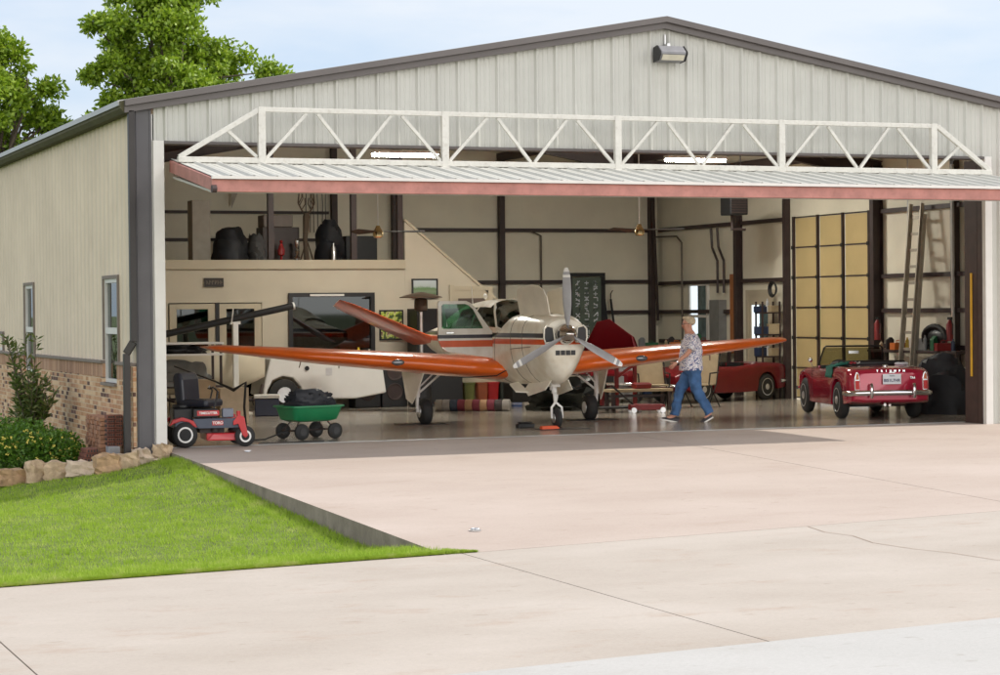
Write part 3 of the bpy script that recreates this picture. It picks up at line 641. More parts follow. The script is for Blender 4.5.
# floodlight on the gable
t = thing('floodlight', 'grey wall floodlight with glass front high under the gable peak', 'floodlight', (7.60, -.08, 5.66)); t.scale = (.78, .72, .72)
b = MB(); pr = [(-.02, .13), (-.20, .16), (-.36, .03), (-.36, -.02), (-.26, -.15), (-.02, -.17)]
b.prism([(-.26, y, z) for y, z in pr], (.52, 0, 0)); b.build('housing', mat('floodlight_grey', (.22, .22, .23), .5, .3), t, bevel=.01)
b = MB(); b.prism([(-.27, y*1.03, z*1.03) for y, z in pr], (-.02, 0, 0)); b.build('end_cap', 'black', t); b = MB(); b.prism([(.27, y*1.03, z*1.03) for y, z in pr], (.02, 0, 0)); b.build('end_cap', 'black', t)
b = MB(); b.bar((0, -.335, -.105), (0, -.335, -.104), .44, .01); b.v = []; b.f = []; b.m = []
d = Vector((0, .10, -.13)).normalized(); o_ = Vector((0, -.315, -.088)); nrm = Vector((0, -.79, -.61)) 
b.prism([o_+Vector((sx*.23, 0, 0))+d*sy*.065+nrm*.004 for sx, sy in ((-1, -1), (1, -1), (1, 1), (-1, 1))], tuple(nrm*.006)); b.build('lens', mat('lens', (.55, .52, .42), .15, 0, .1), t)
b = MB(); b.box(-.03, .03, -.12, .08, .14, .22); b.tube([(0, .06, .2), (0, .06, .42)], .02, 8); b.build('bracket', 'alu', t)

# ceiling fans
def fan(loc, label, rz, zr):
    t = thing('ceiling_fan', label, 'ceiling fan', loc, 0, 'ceiling fans hanging from the hangar roof')
    b = MB(); b.lathe((0, 0, -.10), (0, 0, 1), [(0, .05), (.02, .08), (.10, .085), (.15, .05), (.2, .03)], 20); b.build('motor', 'brass', t, smooth=True)
    b = MB(); b.tube([(0, 0, .1), (0, 0, zr)], .012, 8); b.build('rod', 'white', t)
    for k in range(3):
        a = rz+k*2*PI/3; b = MB(); c, s_ = math.cos(a), math.sin(a)
        b.prism([(c*r-s_*w, s_*r+c*w, .0+.015*w/.06) for r, w in ((.10, -.03), (.75, -.07), (.77, 0), (.75, .07), (.10, .03))], (0, 0, .008)); b.build('blade', 'fanblade', t)
M['brass'] = mat('brass', (.55, .42, .22), .25, 1, 0); M['fanblade'] = mat('fan_blade', (.10, .09, .075), .8, spec=.1)
fan((4.5, 4.3, 3.17), 'brass and white ceiling fan hanging in front of the loft', R(-18), 1.9)
fan((9.18, 4.3, 3.22), 'brass ceiling fan hanging in front of the bare rear wall', R(-35), 2.4)
# radiant heater
t = thing('unit_heater', 'small black unit heater hung high beside the right wall', 'heater', (13.75, 9.6, 3.95))
b = MB(); b.box(-.20, .20, -.22, .22, -.22, .25); b.build('cabinet', 'black', t, bevel=.02)
b = MB(); [b.box(-.17, .17, -.235, -.222, z, z+.02) for z in [-.18+.05*i for i in range(8)]]; b.build('louver', 'darksteel', t)
b = MB(); b.tube([(0, .1, -.22), (0, .1, -.5), (.3, .1, -.5)], .03, 8); b.build('pipe', 'darksteel', t)
for x in (-.15, .15): b = MB(); b.tube([(x, 0, .25), (x, 0, 1.1)], .01, 6); b.build('hanger', 'darksteel', t)

# ------------------------------------------------------------------ aeroplane
AP = thing('airplane', 'cream and orange single engine propeller airplane with V tail, right cabin door open', 'airplane', (6.87, 4.6, 0), R(-3))
def PB(mb, name, m, par=None, **k): return mb.build(name, m, par or AP, **k)
def ring(y, zt, zb, w, n=32, e=2.6, x0=0, eb=None, zm=None):
    out = []; zm = (zt+zb)/2 if zm is None else zm
    for k in range(n):
        a = 2*PI*k/n; c, s = math.cos(a), math.sin(a); ee = e if s >= 0 else (eb or e)
        h = (zt-zm) if s >= 0 else (zm-zb)
        out.append((x0+w*math.copysign(abs(c)**(2/ee), c), y, zm+h*math.copysign(abs(s)**(2/ee), s)))
    return out
def interp(keys, ys):
    ks = np.array(keys, float); return [[float(np.interp(y, ks[:, 0], ks[:, i])) for i in range(ks.shape[1])] for y in ys]
keys = [(-2.80, 1.73, .98, .33, 2.4), (-2.74, 1.77, .84, .37, 2.5), (-2.6, 1.80, .72, .40, 2.6), (-2.2, 1.82, .68, .45, 2.8), (-1.7, 1.84, .68, .53, 2.9), (-1.35, 1.82, .67, .56, 3.0), (-1.1, 1.66, .67, .57, 3.4), (-.8, 1.56, .67, .58, 3.6), (.6, 1.56, .70, .57, 3.4), (1.5, 1.60, .78, .52, 3.2), (2.0, 1.74, .85, .46, 2.8), (2.6, 1.73, .93, .37, 2.5), (3.4, 1.62, 1.02, .27, 2.3), (4.2, 1.54, 1.12, .16, 2.1), (4.9, 1.46, 1.28, .04, 2)]
ys = [-2.80, -2.77, -2.74, -2.68, -2.6]+list(np.arange(-2.45, 4.91, .15))
b = MB(); b.loft([ring(y, zt, zb, w, e=e, eb=min(e, 1.30+max(0, y+2.8)*.8), zm=zt-.40*(zt-zb)) for y, zt, zb, w, e in interp(keys, ys)], True)
_k = None
fus = PB(b, 'fuselage', 'fus', smooth=True, angle=50)
M['seam'] = mat('panel_seam', (.16, .14, .11), .8)
for y in (-2.08, -1.70, -1.02):
    zt, zb, w, e = interp(keys, [y])[0][1:]; rg_ = ring(y, zt, zb, w, e=e, eb=min(e, 1.30+max(0, y+2.8)*.8), zm=zt-.40*(zt-zb)); b = MB(); b.tube(rg_+rg_[:1], .0055, 5); PB(b, 'panel_seam', 'seam')
for sx in (-1, 1):
    b = MB(); b.tube([(sx*.455, -2.45, 1.30), (sx*.51, -2.08, 1.28), (sx*.545, -1.72, 1.26)], .005, 5); PB(b, 'panel_seam', 'seam')
# cabin roof, windows
ck = [(-1.42, 1.79, .36), (-1.1, 1.91, .44), (-.8, 1.99, .47), (-.5, 2.04, .48), (.0, 2.07, .48), (.6, 2.06, .475), (1.2, 2.02, .455), (1.8, 1.96, .41), (2.4, 1.84, .34), (2.9, 1.74, .26)]
cy = sorted(set([-1.42, -1.25, -1.1, -.95, -.8, -.66, -.62, -.3, .0, .28, .36, .7, 1.0, 1.3, 1.36, 1.7, 2.0, 2.4, 2.9]))
def cring(y, zt, w, n=24):
    out = []; zb_ = 1.50
    for k in range(n+1):
        a = PI*k/n; c, s = math.cos(a), math.sin(a)
        x = (w+.07*(1-s))*math.copysign(abs(c)**(2/2.9), c); out.append((x, y, zb_+(zt-zb_)*abs(s)**(2/2.6)))
    return out
rings_ = [cring(*v) for v in interp(ck, cy)]
cab = MB(); ws = MB(); sw = MB(); n = 24
for i in range(len(rings_)-1):
    ym = (cy[i]+cy[i+1])/2
    for k in range(n):
        q = [rings_[i][k], rings_[i][k+1], rings_[i+1][k+1], rings_[i+1][k]]
        zq = sum(p[2] for p in q)/4; side = (k < 6 or k >= n-6)
        if ym < -.32: tgt = ws if (zq > 1.56 and not (-.66 < ym < -.62 and k in (0,))) else cab
        elif side and zq > 1.585 and not (-.66 < ym < -.62 or .28 < ym < .36 or ym > 1.31): tgt = sw
        else: tgt = cab
        tgt.add(q, [(0, 1, 2, 3)])
cabin = PB(cab, 'cabin_roof', 'fus', smooth=True)
PB(ws, 'windshield', 'glass_ws', smooth=True)
PB(sw, 'side_window', 'glass_ws', smooth=True)
b = MB(); b.bar((0, -1.42, 1.81), (0, -.34, 2.07), .025, .02); PB(b, 'windshield_post', 'cream')
b = MB()
for sx in (-1, 1):
    b = MB(); b.tube([(sx*.50, -1.20, 1.56), (sx*.52, -.98, 1.60), (sx*.49, -.80, 1.85), (sx*.42, -.62, 1.985)], .020, 8); PB(b, 'windshield_frame', 'cream')
    b = MB(); b.box(sx*.25-.2, sx*.25+.2, .0, .14, 1.2, 1.70); b.box(sx*.25-.2, sx*.25+.2, -.4, 0, 1.2, 1.32); PB(b, 'seat', mat('seat_vinyl', (.25, .20, .15), .6), bevel=.04)
b = MB(); b.box(-.45, .45, -1.12, -1.05, 1.4, 1.72); PB(b, 'instrument_panel', 'black')
b = MB(); b.ball((0, 1.2, 2.12), (.03, .09, .05)); b.tube([(0, 1.9, 1.93), (0, 1.98, 2.32)], .006, 6); PB(b, 'antenna', 'white')
# open door, hinged at the front edge
dm = MB(); z_ = [(0, 1.10), (0, 1.54), (.08, 1.60), (.30, 1.92), (.38, 2.00), (.46, 2.035), (.92, 2.035), (.95, 2.0), (.95, 1.42), (.90, 1.30), (.80, 1.22)]
wi = [(.16, 1.585), (.34, 1.90), (.42, 1.965), (.48, 1.985), (.86, 1.985), (.89, 1.96), (.89, 1.62), (.86, 1.585)]
# door skin as strips between outline and window
def dpt(u, z, o=0): return (-.575-u, -.93-.10*u+o, z)
low = [(0, 1.10), (0, 1.54), (.16, 1.585), (.86, 1.585), (.95, 1.585), (.95, 1.42), (.90, 1.30), (.80, 1.22)]
dm.prism([dpt(*p) for p in [(0, 1.10), (0, 1.54), (.05, 1.585), (.95, 1.585), (.95, 1.42), (.90, 1.30), (.80, 1.22)]], (0, .05, 0))
dm.prism([dpt(*p) for p in [(.052, 1.587), (.16, 1.587), (.34, 1.90), (.42, 1.965), (.38, 2.00), (.30, 1.92)]], (0, .05, 0))
dm.prism([dpt(*p) for p in [(.38, 2.0), (.422, 1.967), (.48, 1.985), (.86, 1.985), (.92, 2.035), (.46, 2.035)]], (0, .049, 0))
dm.prism([dpt(*p) for p in [(.86, 1.985), (.89, 1.96), (.89, 1.587), (.95, 1.587), (.95, 2.0), (.92, 2.035)]], (0, .048, 0))
DM = paint_bands('striped_door_paint', (.72, .70, .66), [(1.285, (.62, .10, .025)), (1.385, (.70, .68, .62)), (1.42, BLK), (1.485, (.70, .68, .62))])
dr = PB(dm, 'cabin_door', DM)
b = MB(); b.prism([dpt(u, z, .02) for u, z in wi], (0, .006, 0)); b.build('door_window', 'glass_green', dr)
b = MB(); b.box(-1.40, -1.28, -1.075, -1.055, 1.51, 1.53); b.build('handle', 'chrome', dr)
b = MB(); b.prism([(-1.36, -.99, 1.62), (-1.5, -.99, 1.62), (-1.46, -.99, 1.80), (-1.5, -.99, 1.97), (-1.42, -.99, 1.97)], (0, .01, 0)); b.build('sun_curtain', mat('pale_curtain', (.55, .66, .60), .8), dr)
# wings
def airfoil(xc, le, te, z, th, n=12):
    """ring starts at trailing edge, goes over the top to the nose and back below"""
    out = []; c = te-le
    T = lambda t: th*c*5*(.2969*math.sqrt(t)-.126*t-.3516*t*t+.2843*t**3-.1015*t**4)
    us = [(1-math.cos(PI*i/n))/2 for i in range(n+1)]
    for t in reversed(us): out.append((xc, le+t*c, z+T(t)*1.0+.01))
    for t in us[1:-1]: out.append((xc, le+t*c, z-T(t)*.85+.01))
    return out
for sx in (-1, 1):
    st = [(.42, -1.34, 1.30, .90, .125), (.56, -1.26, 1.29, .915, .13), (.80, -1.02, 1.27, .935, .145), (.98, -.86, 1.25, .95, .16), (1.6, -.79, 1.18, 1.005, .16), (2.4, -.70, 1.08, 1.075, .155), (3.3, -.59, .97, 1.15, .15), (4.2, -.49, .86, 1.235, .14), (4.8, -.41, .79, 1.29, .13), (5.0, -.32, .74, 1.31, .11), (5.10, -.10, .62, 1.325, .06)]
    rg = [airfoil(sx*x, le, te, z, th) for x, le, te, z, th in [(a, b_, c_, d_-.01, e_*1.2*(1 if a < 3.5 else 1-.30*(a-3.5)/1.6)) for a, b_, c_, d_, e_ in st]]
    n = 12; tot = len(rg[0])
    def mf(i, k, sx=sx):
        if st[i][0] < .56 and k > 10: return 1 if k > n+4 else 0
        return 0 if k <= n+4 else 1
    b = MB(); b.loft(rg, True, 0, mf); wg = PB(b, 'wing', ['orange', 'cream'], smooth=True, angle=60)
    b = MB(); b.ball((sx*2.12, -.735, 1.05), (.11, .035, .05)); b.build('landing_light', 'lens_light', wg, smooth=True) if 'lens_light' in M else None
    M.setdefault('lens_light', mat('landing_light_lens', (.25, .26, .28), .08, .7, 0))
    if sx == -1: b.build('landing_light', 'lens_light', wg, smooth=True)
    # black pinstripe round the root arrow
    b = MB(); b.tube([(sx*.44, -1.33, .93), (sx*.60, -1.20, .82), (sx*.95, -.80, .79), (sx*1.25, -.6, .80)], .010, 6); b.build('pinstripe', 'black', wg)
    b = MB(); b.tube([(sx*3.0, -.3, 1.04), (sx*3.0, -.3, .96)], .012, 6); b.tube([(sx*3.6, -.2, 1.1), (sx*3.62, -.15, .98)], .01, 6); b.build('tiedown_ring', 'chrome', wg)
    for xa, xb in ((1.9, 3.0), (3.15, 4.6)):
        b = MB(); f = lambda x, i: float(np.interp(x, [s[0] for s in st], [s[i] for s in st]))
        b.bar((sx*xa, f(xa, 2)-.18, f(xa, 3)-.006), (sx*xb, f(xb, 2)-.15, f(xb, 3)-.006), .012, .01); b.build('panel_seam', 'black', wg)
    # V tail
    b = MB(); rt_ = []
    for t in np.linspace(0, 1, 9):
        x = .16+1.50*t; z = 1.36+.74*t; le = 3.65+1.0*t; te = 4.95+.32*t
        if t > .93: le += .22; te -= .12
        elif t > .8: le += .04
        ring_ = []
        m_ = 10; us = [(1-math.cos(PI*i/m_))/2 for i in range(m_+1)]; c = te-le; nx, nz = -math.sin(R(30)), math.cos(R(30))
        for u in reversed(us): h = .42*c*.13*math.sqrt(max(u, 0))*(1-u)*2.2; ring_.append((sx*(x+nx*h+.06*u), le+u*c, z+nz*h-.12*u))
        for u in us[1:-1]: h = -.42*c*.13*math.sqrt(max(u, 0))*(1-u)*2.2; ring_.append((sx*(x+nx*h+.06*u), le+u*c, z+nz*h-.12*u))
        rt_.append(ring_)
    b.loft(rt_, True); PB(b, 'tail_fin', 'tailred', smooth=True)
    # main gear
    gx = sx*1.46
    wh = MB(); R_ = .215; wh.lathe((gx-.10, 0, R_), (1, 0, 0), [(0, .11), (.01, .17), (.035, .205), (.07, R_), (.13, R_), (.165, .205), (.19, .17), (.20, .11)], 32)
    w_ = PB(wh, 'wheel', 'rubber', smooth=True)
    b = MB(); b.lathe((gx-.106, 0, R_), (1, 0, 0), [(0, .03), (.0, .10), (.03, .11), (.18, .11), (.212, .10), (.212, .03)], 20); b.build('hub', 'alu', w_, smooth=True)
    sg = MB(); ox = gx+sx*.13
    sg.tube([(gx+sx*.12, .02, .20), (gx+sx*.13, .0, .52)], .026, 10); sg.tube([(gx+sx*.13, 0, .45), (gx+sx*.10, -.02, .95)], .042, 10); sg.tube([(gx, 0, R_), (gx+sx*.13, 0, R_)], .025, 8)
    sg.tube([(gx+sx*.12, .05, .50), (gx+sx*.12, .13, .36), (gx+sx*.12, .05, .24)], .014, 6)
    sg.tube([(gx+sx*.13, 0, .5), (gx-sx*.40, .05, .92)], .018, 8); sg.tube([(gx+sx*.10, -.02, .62), (gx-sx*.2, -.12, .92)], .013, 8)
    PB(sg, 'main_gear_strut', 'white', smooth=True)
    dg = MB(); xd = gx+sx*.20
    dg.prism([(xd-.06*sx, -.46, .86), (xd+.08*sx, .36, .92), (xd+sx*.05, .20, .42), (xd, .03, .34), (xd-sx*.02, -.14, .48)], (sx*.02, 0, 0)); PB(dg, 'gear_door', 'cream', bevel=.004)
M['blue'] = mat('blue_cloth', (.08, .18, .45), .8)
# nose gear
b = MB(); b.lathe((-.055, -2.40, .168), (1, 0, 0), [(0, .08), (.01, .13), (.03, .158), (.055, .168), (.08, .158), (.10, .13), (.11, .08)], 28); w_ = PB(b, 'nose_wheel', 'rubber', smooth=True)
b = MB(); b.lathe((-.062, -2.40, .168), (1, 0, 0), [(0, .02), (0, .07), (.03, .08), (.095, .08), (.124, .07), (.124, .02)], 18); b.build('hub', 'alu', w_, smooth=True)
b = MB()
for sx in (-1, 1): b.tube([(sx*.085, -2.40, .168), (sx*.085, -2.38, .34), (0, -2.33, .42)], .020, 8)
b.tube([(0, -2.33, .40), (0, -2.27, .62)], .027, 12); b.tube([(0, -2.28, .56), (0, -2.20, .95)], .045, 12)
b.tube([(0, -2.28, .60), (.0, -2.42, .52), (0, -2.36, .42)], .014, 6); b.tube([(0, -2.26, .64), (-.0, -1.85, .86)], .018, 6); b.tube([(-.06, -2.27, .62), (-.10, -2.4, .70), (-.05, -2.3, .8)], .016, 6); b.box(-.075, .075, -2.34, -2.2, .66, .74)
PB(b, 'nose_gear_strut', 'white', smooth=True)
for sx in (-1, 1):
    b = MB(); b.prism([(sx*.13, -2.55, .78), (sx*.15, -1.55, .72), (sx*.22, -1.52, .60), (sx*.24, -1.75, .50), (sx*.22, -2.50, .62)], (sx*.015, 0, 0)); PB(b, 'nose_gear_door', 'cream', bevel=.003)
b = MB(); b.prism([(-.24, -1.75, .55), (-.26, -1.30, .70), (-.40, -1.25, .67), (-.42, -1.62, .56)], (0, 0, .02)); PB(b, 'cowl_flap', 'cream')
# cowl openings
for sx in (-1, 1):
    b = MB(); b.prism([(sx*x, -2.815, z) for x, z in ((.17, 1.38), (.33, 1.36), (.355, 1.44), (.35, 1.58), (.30, 1.63), (.20, 1.60))], (0, .06, 0)); PB(b, 'air_inlet', 'black')
    b = MB(); b.tube([(sx*x, -2.815, z) for x, z in ((.17, 1.38), (.33, 1.36), (.355, 1.44), (.35, 1.58), (.30, 1.63), (.20, 1.60), (.17, 1.38))], .014, 8); PB(b, 'inlet_rim', 'cream', smooth=True)
b = MB()
for i in range(4): b.box(-.16+i*.085, -.16+i*.085+.07, -2.812, -2.76, 1.17, 1.245)
PB(b, 'grille', 'black')
b = MB(); b.box(-.25, .25, -2.775, -2.755, 1.0, 1.36); 
# raised cowl door (hinged along the top)
b = MB(); pl = [(-2.66, 1.80), (-2.72, 2.08), (-2.66, 2.20), (-2.52, 2.26), (-2.30, 2.28), (-1.75, 2.22), (-1.62, 2.12), (-1.55, 1.78)]
b.prism([(-.20-.28*(z-1.8)-.10*(y+2.7), y, z) for y, z in pl], (.02, 0, 0)); PB(b, 'cowl_door', 'cream', bevel=.006)
b = MB(); b.prism([(.05+.10*(z-1.8), y, z-.05) for y, z in pl], (.02, 0, 0)); PB(b, 'cowl_door', 'cream', bevel=.006)
b = MB(); b.box(-.28, .28, -2.5, -1.8, 1.35, 1.74); b.v = [(x, y, z) for x, y, z in b.v]; PB(b, 'engine', 'darksteel', bevel=.03)
# propeller
pr_ = MB(); pr_.lathe((0, -3.12, 1.50), (0, 1, 0), [(0, .002), (.02, .045), (.07, .09), (.14, .13), (.22, .155), (.27, .165), (.29, .165)], 32)
pp = PB(pr_, 'propeller', 'spinner', smooth=True)
for k, a in enumerate((91, 209, 331)):
    a = R(a); d = Vector((math.cos(a), 0, math.sin(a))); t_ = Vector((-math.sin(a), 0, math.cos(a)))
    rg = []; mats_ = []
    prs = [(.10, .05, .05, 60), (.18, .06, .045, 55), (.26, .10, .03, 42), (.45, .135, .022, 32), (.65, .14, .016, 26), (.80, .13, .013, 22), (.875, .12, .012, 20), (.878, .12, .012, 20), (.92, .112, .010, 20), (.925, .112, .010, 20), (.96, .10, .009, 18), (.965, .10, .009, 18), (.99, .085, .008, 18), (1.03, .045, .006, 18)]
    for r, wd, th, pt in prs:
        p = R(pt); ch = t_*math.cos(p)+Vector((0, 1, 0))*math.sin(p)*(1 if True else -1); nn = ch.cross(d)
        rg.append([Vector((0, -2.93, 1.50))+d*r+ch*(wd/2*math.cos(q))+nn*(th/2*math.sin(q)) for q in [2*PI*j/12 for j in range(12)]])
    b = MB(); b.loft(rg, True, 0, lambda i, k: 1 if prs[i][0] in (.878, .965, .99) or (prs[i][0] == .925 and False) else 0); b.build('blade', ['bladegrey', 'white'], pp, smooth=True)
for nm, lab, px3 in (('chock', 'orange rubber wheel chock against the nose wheel', (6.58, 2.12, 0)),):
    t = thing(nm, lab, 'wheel chock', px3, R(10)); b = MB(); b.prism([(-.16, -.05, 0), (-.16, .05, 0), (-.16, .03, .06), (-.16, -.03, .06)], (.32, 0, 0)); b.build('block', mat('orange_rubber', (.70, .10, .03), .6), t, bevel=.008)
    b = MB(); b.tube([(.16, 0, .03), (.24, .02, .02), (.26, .12, .02)], .008, 6); b.build('rope', 'black', t)
b = MB(); b.box(-.16, .16, -.05, .05, 0, .07); b.box(-.12, .12, -.04, .04, .07, .10); solo('tow_block', 'black tow bar block lying behind the orange chock', 'tow bar', b, 'black', (6.42, 2.75, 0), R(15), bevel=.015)
for (x, y, l) in ((6.80, 2.2, 'thin black mat under the nose wheel'), (5.35, 4.67, 'thin black mat under the main wheel left of the nose wheel'), (8.36, 4.52, 'thin black mat under the main wheel right of the nose wheel')):
    b = MB(); b.box(-.42, .42, -.22, .22, 0.002, .010); solo('floor_mat', l, 'floor mat', b, 'black', (x, y, 0), R(-3), 'mats under the airplane wheels', bevel=.003)

# ------------------------------------------------------------------ roadsters
def roadster(name, label, paint, loc, rz, sc=1., top=True, detail=True, group=None):
    """local frame: y forward from the rear bumper, x to the right, built at full size"""
    t = thing(name, label, 'car', loc, rz, group); t.scale = (sc, sc, sc)
    L_ = 3.85; ra, fa = .82, 3.06; wr = .315
    ys = sorted(set([0, .03, .08, .16, .28]+[round(.28+.07*i, 3) for i in range(50)]+[3.80, 3.85]))
    ys = [y for y in ys if y <= L_]
    K_ = [(0, .60, .34, .72, .78), (.03, .645, .31, .76, .82), (.10, .675, .28, .81, .855), (.30, .70, .25, .845, .875), (.82, .715, .24, .86, .885), (1.3, .71, .20, .84, .87), (1.9, .70, .20, .80, .82), (2.45, .70, .20, .81, .86), (3.06, .695, .24, .79, .82), (3.5, .66, .28, .73, .76), (3.75, .60, .34, .68, .70), (3.85, .54, .40, .62, .64)]
    rings = []
    for y, w, zb, zs, zt in interp(K_, ys):
        zlow = zb
        for a in (ra, fa):
            d = abs(y-a)
            if d < .37: zlow = max(zb, .30+math.sqrt(max(0, .37**2-d*d))*1.0)
        ck = 1.30 < y < 2.42
        zin = .45 if ck else zt-.01
        zc = .45 if ck else zt+.015
        half = [(0, zb), (w*.66, zb), (w*.70, zlow-.0), (w*.985, max(zlow, zb+.02)), (w, (zlow+zs)/2 if zlow < zs else zs-.01), (w*.995, zs-.07 if zlow < zs-.08 else zlow+.005), (w*.975, zs-.02), (w*.92, zs+.012), (w*.86, zs+.012 if ck else zs+.02), (w*.84, zin), (w*.5, zin+(0 if ck else .012)), (0, zc)]
        rings.append([(x, y, z) for x, z in half]+[(-x, y, z) for x, z in reversed(half[1:-1])])
    b = MB(); b.loft(rings, True); body = b.build('body', paint, t, smooth=True, angle=35)
    b = MB(); b.box(-.54, .54, 1.34, 2.38, .452, .47); b.box(-.55, .55, 1.32, 1.34, .45, .80); 
    for sx in (-1, 1): b.box(sx*.28-.21, sx*.28+.21, 1.42, 1.56, .48, .90); b.box(sx*.28-.21, sx*.28+.21, 1.56, 1.98, .48, .60)
    b.build('seats', 'black', t, bevel=.02)
    b = MB(); b.lathe((-.28, 2.18, .80), (0, -.9, .35), [(0, .17), (.02, .17)], 20); b.box(-.55, .55, 2.36, 2.44, .62, .86); b.build('dashboard', 'black', t)
    if top:
        b = MB(); pts = []
        b.tube([(-.60, 1.42, .88), (-.56, 1.16, .91), (0, 1.06, .92), (.56, 1.16, .91), (.60, 1.42, .88)], .055, 10); b.build('folded_top', 'black', t, smooth=True)
        f = MB(); f.tube([(-.58, 2.50, .82), (-.52, 2.30, 1.16), (-.49, 2.28, 1.19), (.49, 2.28, 1.19), (.52, 2.30, 1.16), (.58, 2.50, .82)], .016, 8); wf = f.build('windscreen_frame', 'black', t, smooth=True)
        g = MB(); g.prism([(-.56, 2.49, .85), (-.50, 2.30, 1.165), (.50, 2.30, 1.165), (.56, 2.49, .85)], (0, .005, 0)); g.build('windscreen_glass', 'glass_car', wf)
        g = MB(); g.box(-.09, .09, 2.26, 2.285, 1.06, 1.11); g.build('mirror', 'chrome', wf)
    for k, (x, y) in enumerate(((-.62, ra), (.62, ra), (-.62, fa), (.62, fa))):
        s_ = -1 if x < 0 else 1
        b = MB(); b.lathe((x-.085, y, wr), (1, 0, 0), [(0, .20), (.008, .27), (.03, .305), (.06, wr), (.11, wr), (.14, .305), (.162, .27), (.17, .20)], 32); wt = b.build('wheel', 'rubber', t, smooth=True)
        b = MB(); o_ = x+s_*.05; b.lathe((o_, y, wr), (s_, 0, 0), [(0, .205), (.035, .205), (.037, .19), (.012, .175), (.02, .09), (.045, .06), (.055, .035), (.06, .005)], 28); b.build('rim', 'rim', wt, smooth=True)
        b = MB()
        for q in range(14):
            a = 2*PI*q/14; b.bar((o_+s_*.018, y+.075*math.cos(a), wr+.075*math.sin(a)), (o_+s_*.022, y+.165*math.cos(a+.1), wr+.165*math.sin(a+.1)), .012, .01)
        b.build('spokes', 'chrome', wt)
    b = MB(); pb = [(-.70, .34, .445), (-.69, .08, .45), (-.60, -.03, .455), (-.3, -.075, .46), (.3, -.075, .46), (.60, -.03, .455), (.69, .08, .45), (.70, .34, .445)]
    b.tube(pb, .038, 10); b.v = [(x, y, .455+(z-.455)*1.15) for x, y, z in b.v]; bp = b.build('rear_bumper', 'chrome', t, smooth=True)
    for x in (-.36, .36):
        b = MB(); b.tube([(x, -.10, .38), (x, -.135, .46), (x, -.13, .56), (x, -.09, .60)], .028, 8); b.build('overrider', 'chrome', bp, smooth=True)
    b = MB(); b.tube([(-.62, 3.84, .42), (-.4, 3.93, .43), (.4, 3.93, .43), (.62, 3.84, .42)], .035, 10); b.build('front_bumper', 'chrome', t, smooth=True)
    for sx in (-1, 1):
        b = MB(); b.prism([(sx*x, .02, z) for x, z in ((.535, .50), (.615, .50), (.62, .70), (.60, .78), (.575, .81), (.55, .78), (.53, .70))], (0, -.035, 0)); tl = b.build('tail_light', 'chrome', t, bevel=.006)
        b = MB(); b.prism([(sx*x, -.018, z) for x, z in ((.545, .515), (.605, .515), (.608, .66), (.542, .66))], (0, -.012, 0)); b.build('red_lens', 'redlens', tl)
        b = MB(); b.prism([(sx*x, -.018, z) for x, z in ((.548, .68), (.602, .68), (.59, .76), (.575, .785), (.56, .76))], (0, -.012, 0)); b.build('amber_lens', 'amberlens', tl)
        b = MB(); b.lathe((sx*.50, 3.82 if detail else 3.5, .60 if detail else .5), (0, 1, 0), [(0, .09), (.03, .085), (.05, .05), (.055, .01)], 20); b.build('headlight', 'white', t, smooth=True)
    b = MB(); b.box(-.36, .36, 3.86, 3.88, .46, .60); b.build('grille', 'black', t)
    if detail:
        b = MB(); b.box(-.155, .155, -.055, -.045, .60, .765); pl_ = b.build('license_plate', 'platewhite', t, bevel=.004)
        text_mesh('BIS1L7HR', .068, 'plate_number', 'platetext', pl_, (0, -.058, .66), (R(90), 0, 0), .0015)
        text_mesh('TEXAS', .032, 'plate_state', 'platetext', pl_, (0, -.058, .735), (R(90), 0, 0))
        b = MB(); b.box(-.05, .05, -.06, -.03, .785, .80); b.build('plate_lamp', 'chrome', t)
        for i, ch in enumerate('TRIUMPH'): text_mesh(ch, .05, 'badge_letter', 'chrome', t, (-.235+.075*i, -.012+.0, .815), (R(78), 0, 0), .002)
        text_mesh('TR4', .05, 'model_badge', 'chrome', t, (.36, -.02, .70), (R(90), 0, 0), .002)
        b = MB(); b.lathe((0, .34, .885), (0, 0, 1), [(0, .05), (.02, .05), (.03, .03)], 16); b.build('fuel_cap', 'chrome', t)
        b = MB(); b.tube([(-.12, -.05, .26), (-.12, .5, .26)], .025, 10); b.tube([(-.03, -.02, .25), (-.03, .5, .26)], .022, 10); b.build('exhaust_pipe', 'chrome', t)
        b = MB(); b.box(-.55, .55, .9, 3.5, .19, .27); b.build('chassis', 'darksteel', t)
        b = MB(); b.tube([(-.68, .75, .868), (-.66, 1.25, .86)], .006, 6); b.tube([(-.50, .18, .868), (.50, .18, .868)], .006, 6); b.tube([(-.5, .18, .868), (-.48, 1.0, .895)], .004, 6); b.tube([(.5, .18, .868), (.48, 1.0, .895)], .004, 6); b.build('body_trim', 'chrome', t)
        b = MB(); b.tube([(-.66, 2.55, .83), (-.70, 2.55, .92)], .008, 6); b.ball((-.70, 2.56, .95), (.045, .03, .045)); b.build('door_mirror', 'chrome', t, smooth=True)
        b = MB()
        for sx in (-1, 1):
            for y in (1.42, 2.44): b.box(sx*.698-.004, sx*.698+.004, y-.004, y+.004, .30, .80)
        b.build('door_seam', 'black', t)
    return t
M['glass_car'] = glass('windscreen_glass', (.8, .82, .74), .02, .75)
M['rim'] = mat('silver_rim', (.6, .6, .6), .3, .8, .05); M['redlens'] = mat('red_lens', (.5, .01, .01), .15, 0, 0); M['amberlens'] = mat('amber_lens', (.55, .12, .03), .15, 0, 0)
M['platewhite'] = mat('plate_white', (.72, .74, .78), .4, 0, .03); M['platetext'] = mat('plate_blue_black', (.03, .04, .10), .5, 0, 0)
